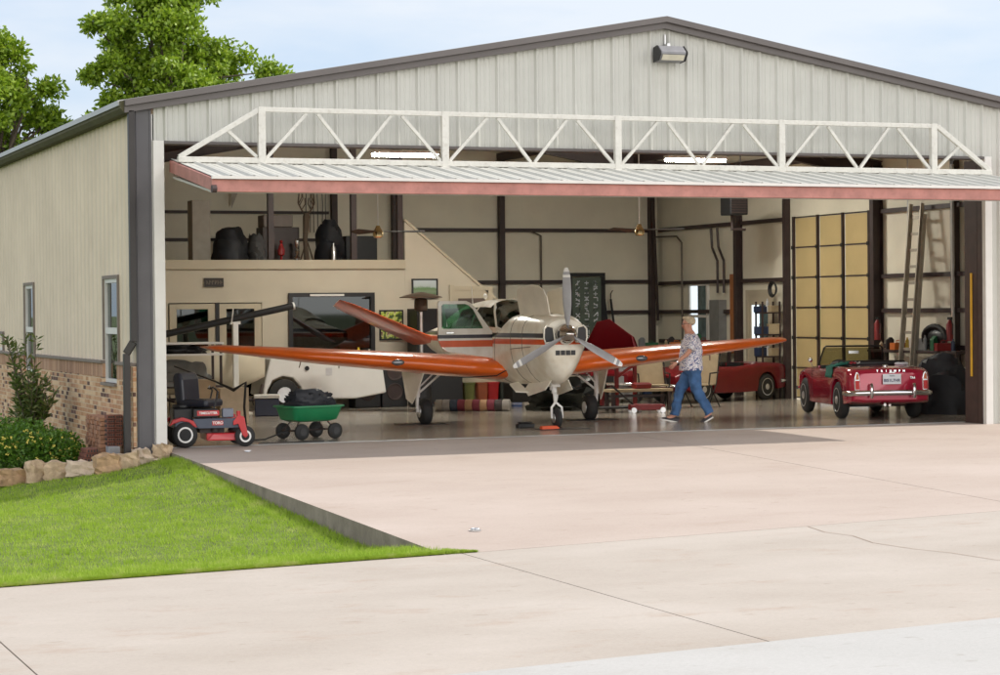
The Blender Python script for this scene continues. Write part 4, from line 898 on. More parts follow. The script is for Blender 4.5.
M['carred'] = mat('magenta_red_paint', (.42, .012, .045), .16, 0, .05, 4, coat=1); M['carred'].node_tree.nodes['Principled BSDF'].inputs['Metallic'].default_value = .15
M['darkred'] = mat('dark_red_paint', (.15, .005, .010), .35, 0, .1, 3, coat=.3, spec=.3)
CR = R(-15); rc = Vector((12.73, 2.50, 0)); off = Matrix.Rotation(CR, 3, 'Z') @ Vector((0, .82, 0))
roadster('roadster', 'open crimson roadster with chrome bumper and license plate parked tail first by the opening', 'carred', tuple(rc-off), CR)
b = MB(); vs = []; fs = []; nx_, ny_ = 16, 10
cl = lambda i, j: (-.62+.05*math.sin(j*1.3)+.38*(i/nx_)-(.12*max(0, .35-i/nx_)), 1.02+.42*(j/ny_)+.03*math.sin(i*2.1), (.905+.05*abs(math.sin(i*1.1+j*.7))) if i/nx_ > .3 else .905-(.3-i/nx_)*.75)
for i in range(nx_+1):
    for j in range(ny_+1):
        x, y, z = cl(i, j); vs.append((x if i/nx_ > .3 else -.735+.10*(i/nx_), y, z))
for i in range(nx_):
    for j in range(ny_): a = i*(ny_+1)+j; fs.append((a, a+1, a+ny_+2, a+ny_+1))
b.add(vs, fs); b.m = [0 if (k//ny_) < 8 else (1 if (k//ny_) < 12 else 2) for k in range(len(fs))]
c_ = solo('cloth', 'green red and white cloth draped over the near door of the crimson roadster', 'cloth', b, [mat('green_cloth', (.01, .14, .10), .85), mat('red_cloth', (.5, .03, .04), .85), mat('white_cloth', (.75, .74, .7), .85)], tuple(rc-off), CR, smooth=True)
md = c_.modifiers.new('s', 'SOLIDIFY'); md.thickness = .006
b = MB(); [b.ball((x, y, .90), (r, r*.7, .03)) for x, y, r in ((.10, .9, .07), (.22, .92, .06), (.16, .86, .05))]
solo('rag', 'crumpled white rag on the right rear deck of the crimson roadster', 'rag', b, 'platewhite', tuple(Matrix.Rotation(CR, 3, 'Z') @ Vector((.28, -.05, .01))+rc-off), CR, smooth=True)
roadster('sports_car', 'dark red sports car half hidden behind the right wing, its wheel and fender showing', 'darkred', (15.05, 10.7, 0), R(112), .86, top=False, detail=False)
sc_ = roadster('vintage_car', 'dark red car with its bonnet tipped up behind the walking man', 'darkred', (13.2, 13.2, 0), R(205-60), .9, top=False, detail=False)
b = MB(); b.prism([(-.70, 2.55, .80), (.70, 2.55, .80), (.60, 3.0, 1.25), (.25, 3.35, 1.80), (-.05, 3.4, 1.86), (-.55, 3.1, 1.45)], (0, .06, .0)); b.prism([(-.66, 2.56, .82), (-.66, 3.2, .84), (-.52, 3.2, 1.50)], (.03, 0, 0)); b.build('raised_bonnet', 'darkred', sc_, bevel=.02)

# ------------------------------------------------------------------ walking man
MAN = thing('person', 'grey haired man in white patterned shirt and blue jeans walking past the propeller', 'person', (9.55, 3.05, 0), 0)
MAN.rotation_euler = (0, 0, math.atan2(.30, -.95))     # local +x = walking direction, local +y = his left... 
SKIN = mat('skin', (.60, .30, .21), .5, 0, .08, 12)
def skinned(name, V, E, Rd, m, par, sub=2, root=0):
    me = bpy.data.meshes.new(name); me.from_pydata(V, E, []); o = bpy.data.objects.new(name, me); COL.objects.link(o); o.parent = par
    me.materials.append(m); md = o.modifiers.new('k', 'SKIN'); md.use_smooth_shade = True
    for i, r in enumerate(Rd):
        sv = me.skin_vertices[0].data[i]; sv.radius = (r, r) if not isinstance(r, tuple) else r; sv.use_root = (i == root)
    s_ = o.modifiers.new('s', 'SUBSURF'); s_.levels = sub; s_.render_levels = sub; return o
# +x forward; camera sees his left side (local -y)
V = []; E = []; Rd = []
def vtx(p, r, prev=None):
    V.append(p); Rd.append(r); i = len(V)-1
    if prev is not None: E.append((prev, i))
    return i
pel = vtx((0, 0, .93), .12); bel = vtx((.03, 0, 1.08), .135, pel); ch = vtx((.02, 0, 1.28), .14, bel); nb = vtx((.035, 0, 1.43), .085, ch); nk = vtx((.06, 0, 1.505), .055, nb)
hd = vtx((.085, 0, 1.575), .078, nk); hd2 = vtx((.085, 0, 1.655), .085, hd); hd3 = vtx((.075, 0, 1.705), .055, hd2)
ns_ = vtx((.185, 0, 1.595), .012, hd); 
hands = []
for s_, (ex, ey, ez), (wx, wy, wz) in ((1, (.10, .29, 1.16), (.31, .27, .99)), (-1, (-.10, -.28, 1.16), (-.06, -.27, .92))):
    sh = vtx((.02, s_*.17, 1.40), .06, nb); el = vtx((ex, ey, ez), .042, sh); wr_ = vtx((wx, wy, wz), .027, el)
    d = Vector((wx-ex, wy-ey, wz-ez)).normalized(); pm = vtx(tuple(Vector((wx, wy, wz))+d*.055), (.036, .020), wr_); hands.append((pm, Vector(V[pm]), d, s_))
for s_, kn, an, toe in ((-1, (.20, -.09, .52), (.30, -.09, .10), (.44, -.09, .045)), (1, (-.06, .09, .50), (-.27, .09, .13), (-.16, .09, .03))):
    hp = vtx((0, s_*.09, .88), .095, pel); k_ = vtx(kn, .062, hp); a_ = vtx(an, .042, k_); t_ = vtx(toe, .036, a_)
for pm, c, d, s_ in hands:
    side = Vector((0, 1, 0)).cross(d).normalized()   # across the palm, fingers spread fore-aft
    for q, (o_, ln) in enumerate(((-.030, .062), (-.010, .072), (.011, .068), (.030, .054))):
        f0 = c+side*o_+d*.035; f1 = f0+d*ln*.55+Vector((-.004, -s_*.010, 0)); f2 = f1+(d*.6+Vector((-.15, -s_*.6, -.1))).normalized()*ln*.5
        a = vtx(tuple(f0), .0095, pm); b_ = vtx(tuple(f1), .0088, a); vtx(tuple(f2), .0072, b_)
    th0 = c+side*-.030-d*.02; th1 = th0+side*-.028+d*.028; th2 = th1+d*.03+side*-.006
    a = vtx(tuple(th0), .012, pm); b_ = vtx(tuple(th1), .0105, a); vtx(tuple(th2), .008, b_)
body = skinned('body', V, E, Rd, SKIN, MAN)
def oval(cx, cy_, z, rx, ry, n=20, tx=0, ty=0): return [(cx+rx*math.cos(2*PI*k/n)+tx*0, cy_+ry*math.sin(2*PI*k/n), z+tx*math.cos(2*PI*k/n)) for k in range(n)]
b = MB(); b.loft([oval(.03, 0, 1.475, .065, .075), oval(.03, 0, 1.455, .085, .12), oval(.025, 0, 1.43, .11, .175), oval(.02, 0, 1.38, .135, .205), oval(.02, 0, 1.28, .170, .215), oval(.03, 0, 1.15, .192, .215), oval(.04, 0, 1.02, .200, .215), oval(.03, 0, .90, .200, .215), oval(.03, 0, .85, .198, .213)], True)
for s_, el in ((1, (.085, .285, 1.19)), (-1, (-.08, -.275, 1.19))):
    b.tube([(.02, s_*.15, 1.40), (.03 if s_ > 0 else .0, s_*.20, 1.36), el], [.085, .084, .076], 14)
M['shirt'] = None
def shirt_mat():
    m, nt, bs = new_mat('patterned_shirt'); N = nt.nodes; L = nt.links; tc = N.new('ShaderNodeTexCoord')
    v = N.new('ShaderNodeTexNoise'); v.inputs['Scale'].default_value = 42; v.inputs['Detail'].default_value = 2; L.new(tc.outputs['Object'], v.inputs['Vector'])
    r = N.new('ShaderNodeValToRGB'); e = r.color_ramp.elements; e[0].position = .40; e[0].color = (.10, .12, .30, 1); e[1].position = .5; e[1].color = (.86, .84, .88, 1)
    x = e.new(.60); x.color = (.86, .84, .86, 1); y = e.new(.68); y.color = (.34, .20, .30, 1); L.new(v.outputs['Fac'], r.inputs['Fac']); L.new(r.outputs[0], bs.inputs['Base Color']); bs.inputs['Roughness'].default_value = .85; return m
M['shirt'] = shirt_mat(); M['denim'] = mat('blue_denim', (.06, .145, .32), .85, 0, .3, 7, bump=.3)
sh_ = b.build('shirt', 'shirt', MAN, smooth=True)
md = sh_.modifiers.new('r', 'REMESH'); md.mode = 'VOXEL'; md.voxel_size = .014; md.use_smooth_shade = True
tx = bpy.data.textures.new('wrinkle', 'CLOUDS'); tx.noise_scale = .11; dm_ = sh_.modifiers.new('d', 'DISPLACE'); dm_.texture = tx; dm_.strength = .035; dm_.mid_level = .5; dm_.texture_coords = 'LOCAL'
b = MB(); b.loft([oval(.02, 0, .98, .15, .18), oval(.01, 0, .90, .165, .19), oval(0, 0, .82, .15, .185), oval(0, 0, .79, .12, .16)], True)
for s_, P_, rr in ((-1, [(.0, -.09, .88), (.10, -.09, .70), (.20, -.09, .52), (.26, -.09, .30), (.30, -.09, .105)], [.115, .108, .088, .080, .080]), (1, [(0, .09, .88), (-.02, .09, .70), (-.06, .09, .50), (-.17, .09, .31), (-.265, .09, .135)], [.115, .108, .088, .080, .078])):
    b.tube(P_, rr, 16)
jn = b.build('jeans', 'denim', MAN, smooth=True); md = jn.modifiers.new('r', 'REMESH'); md.mode = 'VOXEL'; md.voxel_size = .014; md.use_smooth_shade = True
dm_ = jn.modifiers.new('d', 'DISPLACE'); dm_.texture = tx; dm_.strength = .055; dm_.mid_level = .5; dm_.texture_coords = 'LOCAL'
for (x, y, z, a) in ((.36, -.09, .0, R(12)), (-.20, .09, .0, R(-30))):
    b = MB(); 
    rg = []
    for u, w, h in ((-.13, .030, .085), (-.11, .040, .10), (-.05, .042, .10), (.02, .046, .075), (.09, .048, .058), (.14, .040, .048), (.165, .018, .035)): rg.append([(u, w*math.cos(q), .022+max(0, (h-.022)*math.sin(q)) if math.sin(q) > 0 else .022) for q in [2*PI*k/12 for k in range(12)]])
    b.loft(rg, True); b.xf(Matrix.Translation((x, y, z)) @ Matrix.Rotation(-a, 4, 'Y')); so_ = b.build('shoe', mat('dark_trainer', (.04, .035, .04), .6), MAN, smooth=True)
    b = MB(); b.loft([[(u, w*math.cos(q), .011+.012*(1 if math.sin(q) > 0 else -1)) for q in [2*PI*k/12+.01 for k in range(12)]] for u, w in ((-.14, .02), (-.13, .038), (-.05, .044), (.05, .050), (.13, .045), (.175, .02))], True)
    b.xf(Matrix.Translation((x, y, z)) @ Matrix.Rotation(-a, 4, 'Y')); b.build('sole', 'white', so_)
b = MB(); b.ball((.045, 0, 1.672), (.100, .090, .078), 18); b.ball((.01, 0, 1.655), (.06, .084, .06), 14); b.ball((.10, 0, 1.718), (.07, .07, .034), 14)
hr = b.build('hair', mat('blond_grey_hair', (.60, .50, .35), .8, 0, .25, 40, bump=.8), MAN, smooth=True)
for s_ in (-1, 1):
    b = MB(); b.ball((.065, s_*.088, 1.59), (.022, .010, .030), 10); b.build('ear', SKIN, MAN, smooth=True)
    b = MB(); b.ball((.158, s_*.032, 1.622), (.011, .013, .009), 10); b.build('eye', 'platewhite', MAN, smooth=True)
b = MB(); b.box(.150, .168, -.022, .022, 1.547, 1.555); b.build('mouth', mat('lip', (.35, .10, .08), .5), MAN)
b = MB()
for s_ in (-1, 1): b.tube([(.175, s_*.012, 1.625), (.18, s_*.05, 1.63), (.17, s_*.06, 1.61), (.176, s_*.02, 1.605), (.175, s_*.012, 1.625)], .003, 5); b.tube([(.172, s_*.06, 1.625), (.065, s_*.092, 1.625)], .003, 5)
b.build('glasses', 'black', MAN)
b = MB(); d = (Vector((.31, .27, .99))-Vector((.10, .29, 1.16))).normalized(); b.lathe(Vector((.31, .27, .99))-d*.03, d, [(0, .032), (.025, .032)], 16); b.build('watch', 'chrome', MAN)

# ------------------------------------------------------------------ ride-on mower
MW = thing('riding_mower', 'red and charcoal zero turn riding mower with black seat parked at the left corner post', 'lawn mower', (.80, .78, 0), R(-6)); MW.scale = (.86, .86, .90)
WB_ = lambda mb, n, m, par=None, **k: mb.build(n, m, par or MW, **k)
M['mowred'] = mat('mower_red', (.50, .015, .02), .3, 0, .08, 6, coat=.5, grime=.1); M['charcoal'] = mat('charcoal_blue', (.06, .075, .11), .4, 0, .1, 6)
for s_ in (-1, 1):
    b = MB(); r_ = .205; b.lathe((-.46, s_*.40-.10, r_), (0, 1, 0), [(0, .11), (.02, .18), (.05, r_), (.15, r_), (.18, .18), (.20, .11)], 28); w_ = WB_(b, 'rear_wheel', 'rubber', smooth=True)
    b = MB(); b.lathe((-.46, s_*.40+s_*.06, r_), (0, s_, 0), [(0, .125), (.042, .125), (.043, .10), (.02, .08), (.03, .03), (.035, .005)], 20); b.build('rim', 'white', w_, smooth=True)
    b = MB(); r_ = .165; b.lathe((.52, s_*.42-.07, r_), (0, 1, 0), [(0, .08), (.02, .14), (.04, r_), (.10, r_), (.12, .14), (.14, .08)], 24); w_ = WB_(b, 'front_caster', 'rubber', smooth=True)
    b = MB(); b.lathe((.52, s_*.42+s_*.035, r_), (0, s_, 0), [(0, .095), (.037, .095), (.038, .07), (.02, .05), (.03, .01)], 18); b.build('rim', 'white', w_, smooth=True)
    b = MB(); b.prism([(.32, s_*.45, .40), (.40, s_*.45, .50), (.50, s_*.45, .47), (.56, s_*.45, .18), (.52, s_*.45, .14), (.47, s_*.45, .18), (.40, s_*.45, .36), (.32, s_*.45, .34)], (0, s_*.06, 0)); b.tube([(.42, s_*.42, .42), (.42, s_*.42, .56)], .035, 10); WB_(b, 'caster_fork', 'mowred', bevel=.008)
    b = MB(); b.prism([(-.72, s_*.30, .34), (-.66, s_*.30, .44), (-.50, s_*.30, .48), (-.32, s_*.30, .42), (-.26, s_*.30, .32), (-.30, s_*.30, .32), (-.40, s_*.30, .40), (-.52, s_*.30, .42), (-.64, s_*.30, .38)], (0, s_*.18, 0)); WB_(b, 'fender', 'mowred', bevel=.01)
    b = MB(); b.tube([(-.02, s_*.34, .45), (.05, s_*.34, .66), (.10, s_*.34, .86), (.04, s_*.22, .93), (.0, s_*.10, .90)], .014, 8); WB_(b, 'steering_lever', 'black', smooth=True)
b = MB(); b.box(-.62, .50, -.46, -.36, .30, .42); b.box(-.62, .50, .36, .46, .30, .42); b.box(-.62, .50, -.36, .36, .30, .36); fr = WB_(b, 'frame', 'charcoal', bevel=.01)
b = MB(); b.prism([(-.34, -.475, .45), (.40, -.475, .45), (.33, -.475, .30), (-.24, -.475, .30)], (0, .012, 0)); WB_(b, 'side_panel', 'charcoal', bevel=.004)
b = MB(); b.box(-.02, .16, -.483, -.476, .345, .415); dc = WB_(b, 'red_decal', 'mowred'); text_mesh('TORO', .06, 'decal_text', 'white', dc, (.07, -.487, .38), (R(90), 0, 0), .002)
b = MB(); b.box(-.32, .08, -.44, .40, .46, .60); WB_(b, 'seat_base', 'black', bevel=.02)
b = MB(); b.box(-.26, .10, -.452, -.441, .495, .575); dc = WB_(b, 'seat_decal', 'mowred'); text_mesh('TIMECUTTER', .05, 'decal_text', 'white', dc, (-.08, -.456, .535), (R(90), 0, 0), .002)
b = MB(); b.box(-.40, .14, -.27, .27, .62, .74); b.prism([(-.46, -.27, .66), (-.30, -.27, .68), (-.33, -.27, 1.05), (-.37, -.27, 1.15), (-.46, -.27, 1.17), (-.52, -.27, 1.08)], (0, .54, 0)); b.xf(Matrix.Translation((-.15, 0, 0)) @ Matrix.Rotation(R(-40), 4, 'Z') @ Matrix.Translation((.15, 0, 0))); WB_(b, 'seat', mat('seat_vinyl_dark', (.022, .024, .035), .28), bevel=.045)
b = MB(); b.box(-.10, .46, -.38, .38, .10, .22); b.prism([(-.10, -.42, .10), (.42, -.42, .10), (.46, -.38, .22), (.0, -.40, .22)], (0, .1, 0)); WB_(b, 'mower_deck', 'mowred', bevel=.02)
b = MB(); b.box(-.62, -.30, -.24, .24, .36, .60); b.lathe((-.45, 0, .60), (0, 0, 1), [(0, .16), (.06, .16), (.08, .05)], 20); WB_(b, 'engine', 'black', bevel=.02)
b = MB(); b.box(.16, .34, -.42, -.25, .46, .60); WB_(b, 'control_box', mat('grey_plastic', (.18, .20, .25), .4), bevel=.015)
b = MB(); b.box(.28, .46, -.36, .36, .40, .44); b.box(.30, .46, -.30, .30, .30, .40); WB_(b, 'foot_rest', 'mowred', bevel=.01)
b = MB(); b.lathe((.05, -.3, .24), (0, 0, 1), [(0, .07), (.07, .07)], 16); b.box(-.2, .2, -.3, .3, .22, .30); WB_(b, 'blade_spindle', 'darksteel')

# ------------------------------------------------------------------ garden cart and cover
CT = thing('garden_cart', 'green poly garden cart with four black wheels and a dark cover in it', 'garden cart', (2.55, 1.75, 0), R(16))
b = MB(); rg = []
def rrect(x, y, z, r=.08, n=5):
    o_ = []
    for cx, cy_, a0 in ((x-r, y-r, 0), (-x+r, y-r, 90), (-x+r, -y+r, 180), (x-r, -y+r, 270)):
        for k in range(n): a = R(a0+90*k/(n-1)); o_.append((cx+r*math.cos(a), cy_+r*math.sin(a), z))
    return o_
b.loft([rrect(.30, .18, .26), rrect(.38, .24, .29), rrect(.43, .29, .47), rrect(.46, .32, .475), rrect(.46, .32, .50), rrect(.42, .28, .50), rrect(.37, .23, .31), rrect(.2, .1, .305)], True)
b.build('tub', mat('green_poly', (.012, .20, .075), .38, 0, .1, 5), CT, smooth=True, angle=50)
for (x, y) in ((-.29, -.26), (.29, -.26), (-.29, .26), (.29, .26)):
    b = MB(); r_ = .118; b.lathe((x, y-.045, r_), (0, 1, 0), [(0, .06), (.01, .10), (.025, r_), (.065, r_), (.08, .10), (.09, .06)], 22); w_ = b.build('wheel', 'rubber', CT, smooth=True)
    b = MB(); b.lathe((x, y-.05, r_), (0, 1, 0), [(0, .02), (0, .055), (.1, .055), (.1, .02)], 14); b.build('hub', 'black', w_)
b = MB(); 
for x in (-.34, .34): b.tube([(x, -.26, .13), (x, .26, .13)], .012, 8); b.tube([(x, -.18, .13), (x*.7, -.1, .28)], .012, 6); b.tube([(x, .18, .13), (x*.7, .1, .28)], .012, 6)
b.tube([(-.34, 0, .13), (.34, 0, .13)], .012, 6); b.build('axle_frame', 'darksteel', CT)
b = MB(); b.tube([(-.36, 0, .14), (-.75, .02, .02), (-1.05, .05, .015), (-1.08, -.05, .015), (-1.08, .15, .015)], .012, 8); b.build('pull_handle', 'black', CT, smooth=True)
def lump(name, label, cat, loc, size, m, seed, rz=0, n=26, amp=.22, group=None):
    rs = random.Random(seed); ph = [(rs.uniform(1, 4), rs.uniform(1, 4), rs.uniform(1, 4), rs.uniform(0, 6)) for _ in range(7)]
    b = MB(); rg = []
    for i in range(n//2):
        t = PI/2*(i/(n//2-1)); r = math.cos(t) if i < n//2-1 else .02; rr = max(.02, r**.55)
        ring_ = []
        for k in range(n):
            a = 2*PI*k/n; d = 1+amp*sum(math.sin(p[0]*3*math.cos(a)*r+p[1]*3*math.sin(a)*r+p[2]*3*t+p[3]) for p in ph)/4
            ring_.append((size[0]*rr*math.cos(a)*d, size[1]*rr*math.sin(a)*d, size[2]*math.sin(t)*d if i else 0))
        rg.append(ring_)
    b.loft(rg, True); return solo(name, label, cat, b, m, loc, rz, group, smooth=True)
M['bagblack'] = mat('black_cover_cloth', (.018, .02, .026), .6, 0, .2, 8, bump=.3)
lump('folded_cover', 'black crumpled cover heaped in the green garden cart', 'cover', (2.55, 1.75, .46), (.38, .24, .27), 'bagblack', 4, R(16), amp=.3)
for x, y, a, l in ((2.05, .95, .1, 'thin black bar lying on the floor left of the green cart'), (2.35, .80, -.15, 'short black strap lying in front of the green cart')):
    b = MB(); b.box(-.5 if a > 0 else -.3, .5 if a > 0 else .3, -.02, .02, 0, .012); b.box(.2, .28, -.06, .06, 0, .018); solo('strap', l, 'strap', b, 'black', (x, y, 0), a)

# ------------------------------------------------------------------ planting and garden edge
def leaves(b, c, r, n, ln, wd, mi=0, shell=.45, droop=.2, up=.0):
    for _ in range(n):
        d = Vector(np.random.normal(size=3)); d.normalize(); rr = (shell+(1-shell)*random.random())
        p = Vector((c[0]+d.x*r[0]*rr, c[1]+d.y*r[1]*rr, c[2]+d.z*r[2]*rr))
        a = Vector(np.random.normal(size=3)); a.normalize(); a = (a+d*.7+Vector((0, 0, up-droop))).normalized(); w = a.cross(Vector(np.random.normal(size=3))).normalized()*wd*random.uniform(.7, 1.2)
        l = a*ln*random.uniform(.7, 1.25); k = len(b.v)
        b.v += [tuple(p), tuple(p+l*.5+w), tuple(p+l), tuple(p+l*.5-w)]; b.f.append((k, k+1, k+2, k+3)); b.m.append(mi)
def tree(label, base, clumps, yc, seed, trunk_top):
    rs = random.Random(seed); T_ = thing('shade_tree', label, 'tree', base, 0, 'trees behind the hangar')
    tb_ = MB(); top = Vector((trunk_top[0]-base[0], trunk_top[1]-base[1], trunk_top[2]-base[2])); tb_.tube([(0, 0, -.2), top*.3+Vector((.1, .1, 0)), top*.65+Vector((-.1, 0, 0)), top], [.24, .18, .12, .06], 10)
    cb = MB()
    for (px, py, r) in clumps:
        X = 3.03+.0241*(px-80)*1.0; Z = 8.5+.0245*(30-py); rr = r*.0245; Y = yc+rs.uniform(-1.1, 1.1)
        c = Vector((X-base[0], Y-base[1], Z-base[2]))
        tb_.tube([top*rs.uniform(.45, .95), (top+c)/2+Vector((rs.uniform(-.2, .2), rs.uniform(-.2, .2), rs.uniform(-.1, .3))), c], [.06, .035, .012], 6)
        for q in range(max(3, int(r/3.2))):
            d = Vector((rs.gauss(0, 1), rs.gauss(0, 1), rs.gauss(0, 1))).normalized()*rr*rs.uniform(.3, .95); e = c+d; s_ = rs.uniform(.16, .34)
            tb_.tube([c, e], [.02, .008], 4, cap=False)
            leaves(cb, e, (s_*1.2, s_*1.2, s_), int(190*s_/.25), .14, .040, shell=.1)
    tb_.build('trunk', 'bark', T_, smooth=True); cb.build('crown', 'leaf', T_, fix=False)
B_ = [(110, 30, 25), (140, 15, 25), (175, 10, 26), (205, 38, 24), (235, 55, 20), (258, 66, 12), (275, 72, 7), (130, 60, 28), (170, 55, 30), (205, 75, 26), (110, 98, 13), (150, 90, 28), (240, 85, 18), (92, 22, 9), (150, -8, 20), (190, -12, 20), (100, 62, 12), (86, 75, 6), (222, 58, 14), (180, 100, 26), (210, 110, 25), (140, 120, 24), (160, 140, 26), (125, -10, 10), (150, 35, 26), (188, 40, 26), (120, 45, 20), (160, 75, 26), (190, 85, 24), (225, 88, 18), (130, 80, 20), (165, 25, 22), (255, 95, 16)]
A_ = [(2, 62, 20), (18, 50, 12), (32, 78, 16), (44, 84, 9), (10, 95, 24), (34, 108, 18), (60, 124, 10), (5, 130, 22), (0, 42, 8), (15, 150, 20), (52, 112, 8), (74, 122, 7), (-20, 80, 26), (-25, 120, 28), (-40, 95, 26), (30, 140, 18), (92, 118, 8), (84, 130, 12), (100, 114, 8), (66, 140, 14), (112, 106, 6)]
tree('broad bright green tree rising behind the hangar roof, right of the sky gap', (5.3, 22.4, -.9), B_, 22, 3, (5.2, 22.2, 7.0))
tree('leafy green tree at the far left edge behind the hangar gutter', (.6, 22.4, -.9), A_, 22, 5, (.9, 22.2, 5.6))
def bush_blob(b, cs, n, ln, wd, mi=0):
    for c, r in cs: leaves(b, c, r, n, ln, wd, mi, shell=.55, droop=-.3)
bt = thing('flowering_bush', 'low round dark green bush with small yellow flowers behind the edging stones', 'bush', (-1.45, 1.35, -.33))
cs = [((-.3, .1, .34), (.42, .45, .34)), ((.1, -.05, .30), (.38, .42, .30)), ((-.65, .3, .28), (.40, .5, .34)), ((.32, .5, .28), (.34, .45, .28)), ((-.1, .5, .42), (.45, .45, .30)), ((-1.1, .3, .22), (.42, .5, .32)), ((.42, .1, .18), (.26, .3, .2)), ((-.5, .9, .42), (.5, .5, .36))]
b = MB(); bush_blob(b, cs, 1500, .055, .016); b.build('foliage', 'bushleaf', bt, fix=False)
b = MB()
for k in range(110):
    c, r = random.choice(cs[:4]+cs[5:7]); d = Vector((random.uniform(-1, 1), -abs(random.gauss(.7, .3)), random.uniform(-.3, .9))).normalized(); p = [c[i]+d[i]*r[i]*1.02 for i in range(3)]
    leaves(b, p, (.012, .012, .012), 6, .022, .011, shell=.2)
fl = b.build('flowers', 'flower', bt, fix=False); fl['kind'] = 'stuff'
b = MB(); [b.tube([(0, .2, -.1), (c[0]*.6, c[1]*.6+.1, .15), c], [.02, .014, .006], 5) for c, r in cs]; b.build('stems', 'bark', bt)
st = thing('tall_shrub', 'tall narrow leaved shrub with long upright stems against the brick side wall', 'shrub', (-1.1, 4.4, -.35))
sb = MB(); lb = MB(); rs = random.Random(9)
for k in range(46):
    a = rs.uniform(0, 2*PI); sp = rs.uniform(.1, .52); h = rs.uniform(.6, 1.5) if k > 5 else rs.uniform(1.7, 1.95)
    tip = Vector((math.cos(a)*sp*.8, math.sin(a)*sp*1.3, h)); mid = Vector((tip.x*.4, tip.y*.4, h*.55)); sb.tube([(0, 0, -.05), mid, tip], [.014, .009, .004], 5)
    for q in range(44):
        t = rs.uniform(.25, 1.0); p = mid*2*t*(1-t)+tip*t*t; dd = Vector((rs.gauss(0, 1), rs.gauss(0, 1), rs.uniform(.2, 1.2))).normalized()*.15; w = dd.cross(Vector((rs.gauss(0, 1), rs.gauss(0, 1), rs.gauss(0, 1)))).normalized()*.020
        lb.add([p, p+dd*.5+w, p+dd, p+dd*.5-w], [(0, 1, 2, 3)])
sb.build('stems', 'bark', st); lb.build('foliage', 'shrubleaf', st, fix=False)
def rock(label, c, s, seed, m='stone', rz=0):
    rs = random.Random(seed); bm = bmesh.new(); bmesh.ops.create_cube(bm, size=1); bmesh.ops.subdivide_edges(bm, edges=bm.edges, cuts=3, use_grid_fill=True)
    ph = [rs.uniform(0, 6) for _ in range(6)]
    for v in bm.verts:
        p = v.co; n = math.sin(p.x*7+ph[0])*math.sin(p.y*6+ph[1])+math.sin(p.z*8+ph[2])*.6
        k = 1-.05*(abs(p.x)+abs(p.y)+abs(p.z)-.5)
        v.co = Vector((p.x*k*s[0]*(1+.10*n), p.y*k*s[1]*(1+.12*n), p.z*k*s[2]*(1+.10*math.sin(p.x*5+ph[3]))))+Vector((rs.gauss(0, .014), rs.gauss(0, .014), rs.gauss(0, .012)))
    me = bpy.data.meshes.new('edging_stone'); bm.to_mesh(me); bm.free(); me.materials.append(M[m]); o = bpy.data.objects.new('edging_stone', me); COL.objects.link(o)
    o.location = (c[0], c[1], zl(c[0], c[1])+s[2]*.40); o.rotation_euler = (rs.uniform(-.08, .08), rs.uniform(-.08, .08), rz);
    return tag(o, label, 'edging stone', 'sandstone blocks edging the flower bed')
M['stone'] = mat('sandstone', (.50, .37, .24), .9, 0, .28, 9, bump=.9, bs=22, grime=.35); M['stone2'] = mat('pale_sandstone', (.56, .44, .33), .9, 0, .2, 7, bump=.8, bs=22, grime=.2); M['stone3'] = mat('rusty_sandstone', (.46, .30, .17), .9, 0, .35, 9, bump=.9, bs=20, grime=.2)
for lab, x, y, sx_, sy_, sz_, m, rz in (
    ('long rusty sandstone block cut by the left edge of the picture, first of the row', -2.05, .42, .42, .25, .24, 'stone3', .35),
    ('upright pointed reddish sandstone, second stone of the row from the left', -1.74, .20, .24, .2, .30, 'stone', .2),
    ('squarish tan sandstone with a crack, third stone of the row from the left', -1.50, .02, .32, .22, .25, 'stone', -.2),
    ('pale flat topped sandstone block in the middle of the row', -1.22, -.27, .38, .22, .22, 'stone2', -.3),
    ('rounded orange brown sandstone right of the pale flat topped block', -.93, -.52, .32, .24, .26, 'stone3', .1),
    ('rough jagged sandstone just before the downspout', -.64, -.50, .30, .22, .22, 'stone', -.35),
    ('small pale leaning sandstone at the foot of the brick corner', -.42, -.36, .22, .18, .22, 'stone2', .4),
    ('square tan sandstone standing at the foot of the white corner post', -.10, -.20, .25, .18, .20, 'stone', -.3)):
    rock(lab, (x, y), (sx_, sy_, sz_), int(abs(x*100)), m, rz)
b = MB(); b.ball((0, 0, 0), (.07, .05, .02)); solo('pebble', 'small flat pale stone lying in the grass below the corner post', 'pebble', b, 'stone2', (-.23, -.34, zl(-.23, -.34)+.015))
# bricks stacked at the wall
def brick_stack(name, label, loc, nx, ny, nz, m, rz=0, holes=False, grp=None):
    b = MB(); rs = random.Random(nx*7+nz)
    for k in range(nz):
        for i in range(nx):
            for j in range(ny):
                dx = rs.uniform(-.006, .006); dy = rs.uniform(-.008, .008); x0 = i*.098+dx; y0 = j*.203+dy; b.box(x0, x0+.092, y0, y0+.194, k*.061, k*.061+.057)
                if holes:
                    for h in range(3): b.box(x0+.018+h*.024, x0+.034+h*.024, y0-.0015, y0-.0005, k*.061+.018, k*.061+.042, 1)
    return solo(name, label, 'bricks', b, [m, 'black'], loc, rz, grp, bevel=0)
M['oldbrick'] = mat('loose_brick', (.42, .22, .13), .9, 0, .4, 9, bump=.3); M['redbrick'] = mat('red_brick', (.20, .075, .05), .85, 0, .3, 9)
brick_stack('brick_stack', 'tall stack of tan leftover bricks, ends showing, against the brick wall', (-.62, .80, -.12), 1, 1, 1, 'oldbrick')  if False else None
b = MB(); rs = random.Random(2)
